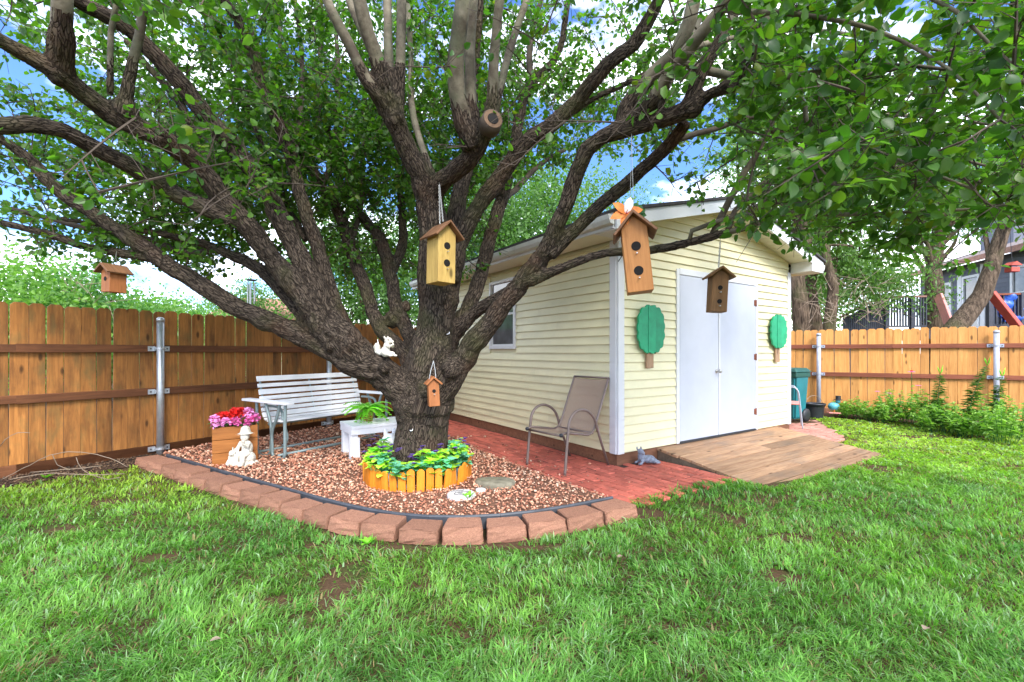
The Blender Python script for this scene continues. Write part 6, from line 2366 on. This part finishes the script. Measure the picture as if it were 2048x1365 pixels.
def house_window(x0, x1, z0, z1, nx_, nz_, glass):
    f = MB()
    for xx in (x0, x1):
        f.box((xx, -sy * .04, (z0 + z1) / 2), (.10, .07, z1 - z0 + .1))
    for zz in (z0, z1):
        f.box(((x0 + x1) / 2, -sy * .0405, zz), (x1 - x0 - .102, .071, .10))
    fo = f.build('window', M['house_trim'], house)
    MB().box(((x0 + x1) / 2, -sy * .022, (z0 + z1) / 2), (x1 - x0, .012, z1 - z0)).build('pane', M[glass], fo)
    g = MB()
    for i in range(1, nx_):
        g.box((x0 + (x1 - x0) * i / nx_, -sy * .034, (z0 + z1) / 2), (.035, .014, z1 - z0 - .1))
    for i in range(1, nz_):
        g.box(((x0 + x1) / 2, -sy * .0345, z0 + (z1 - z0) * i / nz_), (x1 - x0 - .1, .015, .035))
    g.build('glazing_bar', M['house_trim'], fo)


house_window(.7, 2.0, 2.3, 4.2, 3, 4, 'glass_far')
house_window(2.7, 3.5, 1.6, 4.3, 1, 1, 'glass')
house_window(5.0, 6.4, 2.5, 4.3, 2, 2, 'glass')
for xx in (2.5, 3.7):
    MB().box((xx, -sy * .04, 2.4), (.22, .05, 4.6)).build('corner_board', M['house_trim'], house)

deck = thing('neighbour_deck', 'charcoal raised deck with railings beyond the golden fence', 'deck', at(1810, 705, 13.4) - Vector((0, 0, EYE)))
DZ = 1.95
dxy = lambda x_, Y_: ((x_ - 1024) / FPX * Y_, Y_)
a_, b_ = dxy(1772, 13.6), dxy(2140, 12.6)


def rail_run(p, q, z0, z1, n, topm, post=False):
    p, q = Vector((p[0], p[1], 0)), Vector((q[0], q[1], 0))
    mb = MB().bar(p + Vector((0, 0, z0[0] + 1.0)), q + Vector((0, 0, z0[1] + 1.0)), .09, .05)
    keep(mb.build('top_rail', topm), deck)
    keep(MB().bar(p + Vector((0, 0, z0[0] + .12)), q + Vector((0, 0, z0[1] + .12)), .05, .05).build('bottom_rail', M['deck_far']), deck)
    for k in range(n + 1):
        t = k / n
        c_ = p.lerp(q, t)
        zz = z0[0] * (1 - t) + z0[1] * t
        w = .10 if k % 9 == 0 else .035
        keep(MB().box((c_.x, c_.y, zz + (.55 if w < .05 else .4)), (w, w, .86 if w < .05 else 1.25)).build('post' if w > .05 else 'baluster', M['deck_far']), deck)


pts_ = [a_, b_]
fl = MB()
P0_, P1_ = Vector((*a_, 0)), Vector((*b_, 0))
bk_ = Vector((.5, 2.6, 0))
fl.hexa([P0_ + Vector((0, 0, DZ - .25)), P1_ + Vector((0, 0, DZ - .25)), P1_ + bk_ + Vector((0, 0, DZ - .25)), P0_ + bk_ + Vector((0, 0, DZ - .25)), P0_ + Vector((0, 0, DZ)), P1_ + Vector((0, 0, DZ)), P1_ + bk_ + Vector((0, 0, DZ)), P0_ + bk_ + Vector((0, 0, DZ))])
keep(fl.build('platform', M['deck_far']), deck)
rail_run(a_, dxy(1852, 13.4), (DZ, DZ), 0, 14, M['red_roof'])
rail_run(dxy(1978, 13.0), b_, (DZ, DZ), 0, 22, M['rail_r'])
# ramp side of vertical boards with a sloping cap
ra, rb = dxy(1686, 13.9), dxy(1772, 13.6)
nbd = 22
for k in range(nbd):
    t0, t1 = k / nbd, (k + .94) / nbd
    xa, xb = ra[0] * (1 - t0) + rb[0] * t0, ra[0] * (1 - t1) + rb[0] * t1
    ya = ra[1] * (1 - t0) + rb[1] * t0
    zt = 2.35 + .62 * t0
    keep(MB().box(((xa + xb) / 2, ya, zt / 2), (xb - xa, .03, zt)).build('ramp_board', M['deck_far']), deck)
keep(MB().bar((ra[0] - .1, ra[1] - .02, 2.36), (rb[0], rb[1] - .02, 3.02), .12, .05).build('ramp_cap', M['bark_far']), deck)
o = MB().bar(at(1981, 586, 12.5), at(2046, 668, 12.2), .10, .24, (0, -1, 0)).build('red_beam', M['red_paint'], None, .01)
tag(o, 'red painted diagonal beam in front of the deck railing', 'beam', 'red beams by the deck')
o = MB().bar(at(1876, 590, 14.0), at(1898, 648, 13.7), .08, .26, (0, -1, 0)).build('red_beam', M['pink_plastic'], None, .01)
tag(o, 'faded pink board leaning beside the dark upright trunk', 'board', 'red beams by the deck')
# blue tarpaulin bundle on the deck
mb = MB()
tv, tf_ = [], []
for a in range(14):
    for b in range(10):
        q = at(2002 + 6.5 * a, 590 + 6 * b, 12.88)
        q.y += .10 * math.sin(a * 1.3 + b * .5) + .05 * math.sin(b * 2.1 - a)
        q.z += .03 * math.sin(a * 2.3)
        tv += [q, q + Vector((0, .08, 0))]
for a in range(13):
    for b in range(9):
        i = (a * 10 + b) * 2
        tf_ += [(i, i + 20, i + 22, i + 2), (i + 1, i + 3, i + 23, i + 21)]
mb.add(tv, tf_)
for k in range(0):
    mb.ball(at(2012 + 11 * (k % 5) + r2.uniform(-3, 3), 612 + 9 * (k // 5) + r2.uniform(-8, 6), 12.95), (.25, .16, .30), (r2.random(), r2.random(), r2.random()))
o = mb.build('blue_tarpaulin', M['tarp'], None, 0, True)
tag(o, 'crumpled blue tarpaulin behind the deck railing at right', 'tarpaulin')
# red hanging feeder
fd_ = thing('bird_feeder', 'red bird feeder hanging before the grey house', 'bird feeder', at(2024, 540, 11.6))
MB().box((0, 0, 0), (.22, .18, .12)).build('tray', M['red_paint'], fd_, .01)
MB().prism([(-.15, .10), (.15, .10), (0, .2)], 'y', -.12, .12).build('roof', M['red_paint'], fd_)
MB().box((0, 0, .085), (.14, .12, .05)).build('window', M['glass'], fd_)
MB().tube([(0, 0, .19), (-.05, 0, 1.0)], .006, 5).build('wire', M['metal_dark'], fd_)
# roofs of houses beyond the dark fence
for i, (x_, y_, Y_, w_, lab) in enumerate([(545, 604, 30, 4.2, 'pinkish tiled roof of a far house behind the low left limb'), (600, 628, 27, 3.0, 'second pinkish roof further right behind the limbs'), (470, 632, 33, 3.6, 'small grey pink roof just over the dark fence top')]):
    c = at(x_, y_, Y_)
    fh = thing('far_house', lab, 'house', (c.x, c.y, 0), R(20), 'far houses beyond the dark fence')
    MB().prism([(-w_, c.z - 1.7), (w_, c.z - 1.7), (w_ * .35, c.z), (-w_ * .35, c.z)], 'y', -2, 2).build('roof', M['red_roof'], fh)
    MB().box((0, 0, (c.z - 1.75) / 2), (w_ * 1.8, 3.6, max(.5, c.z - 1.75))).build('wall', M['siding_core'], fh)
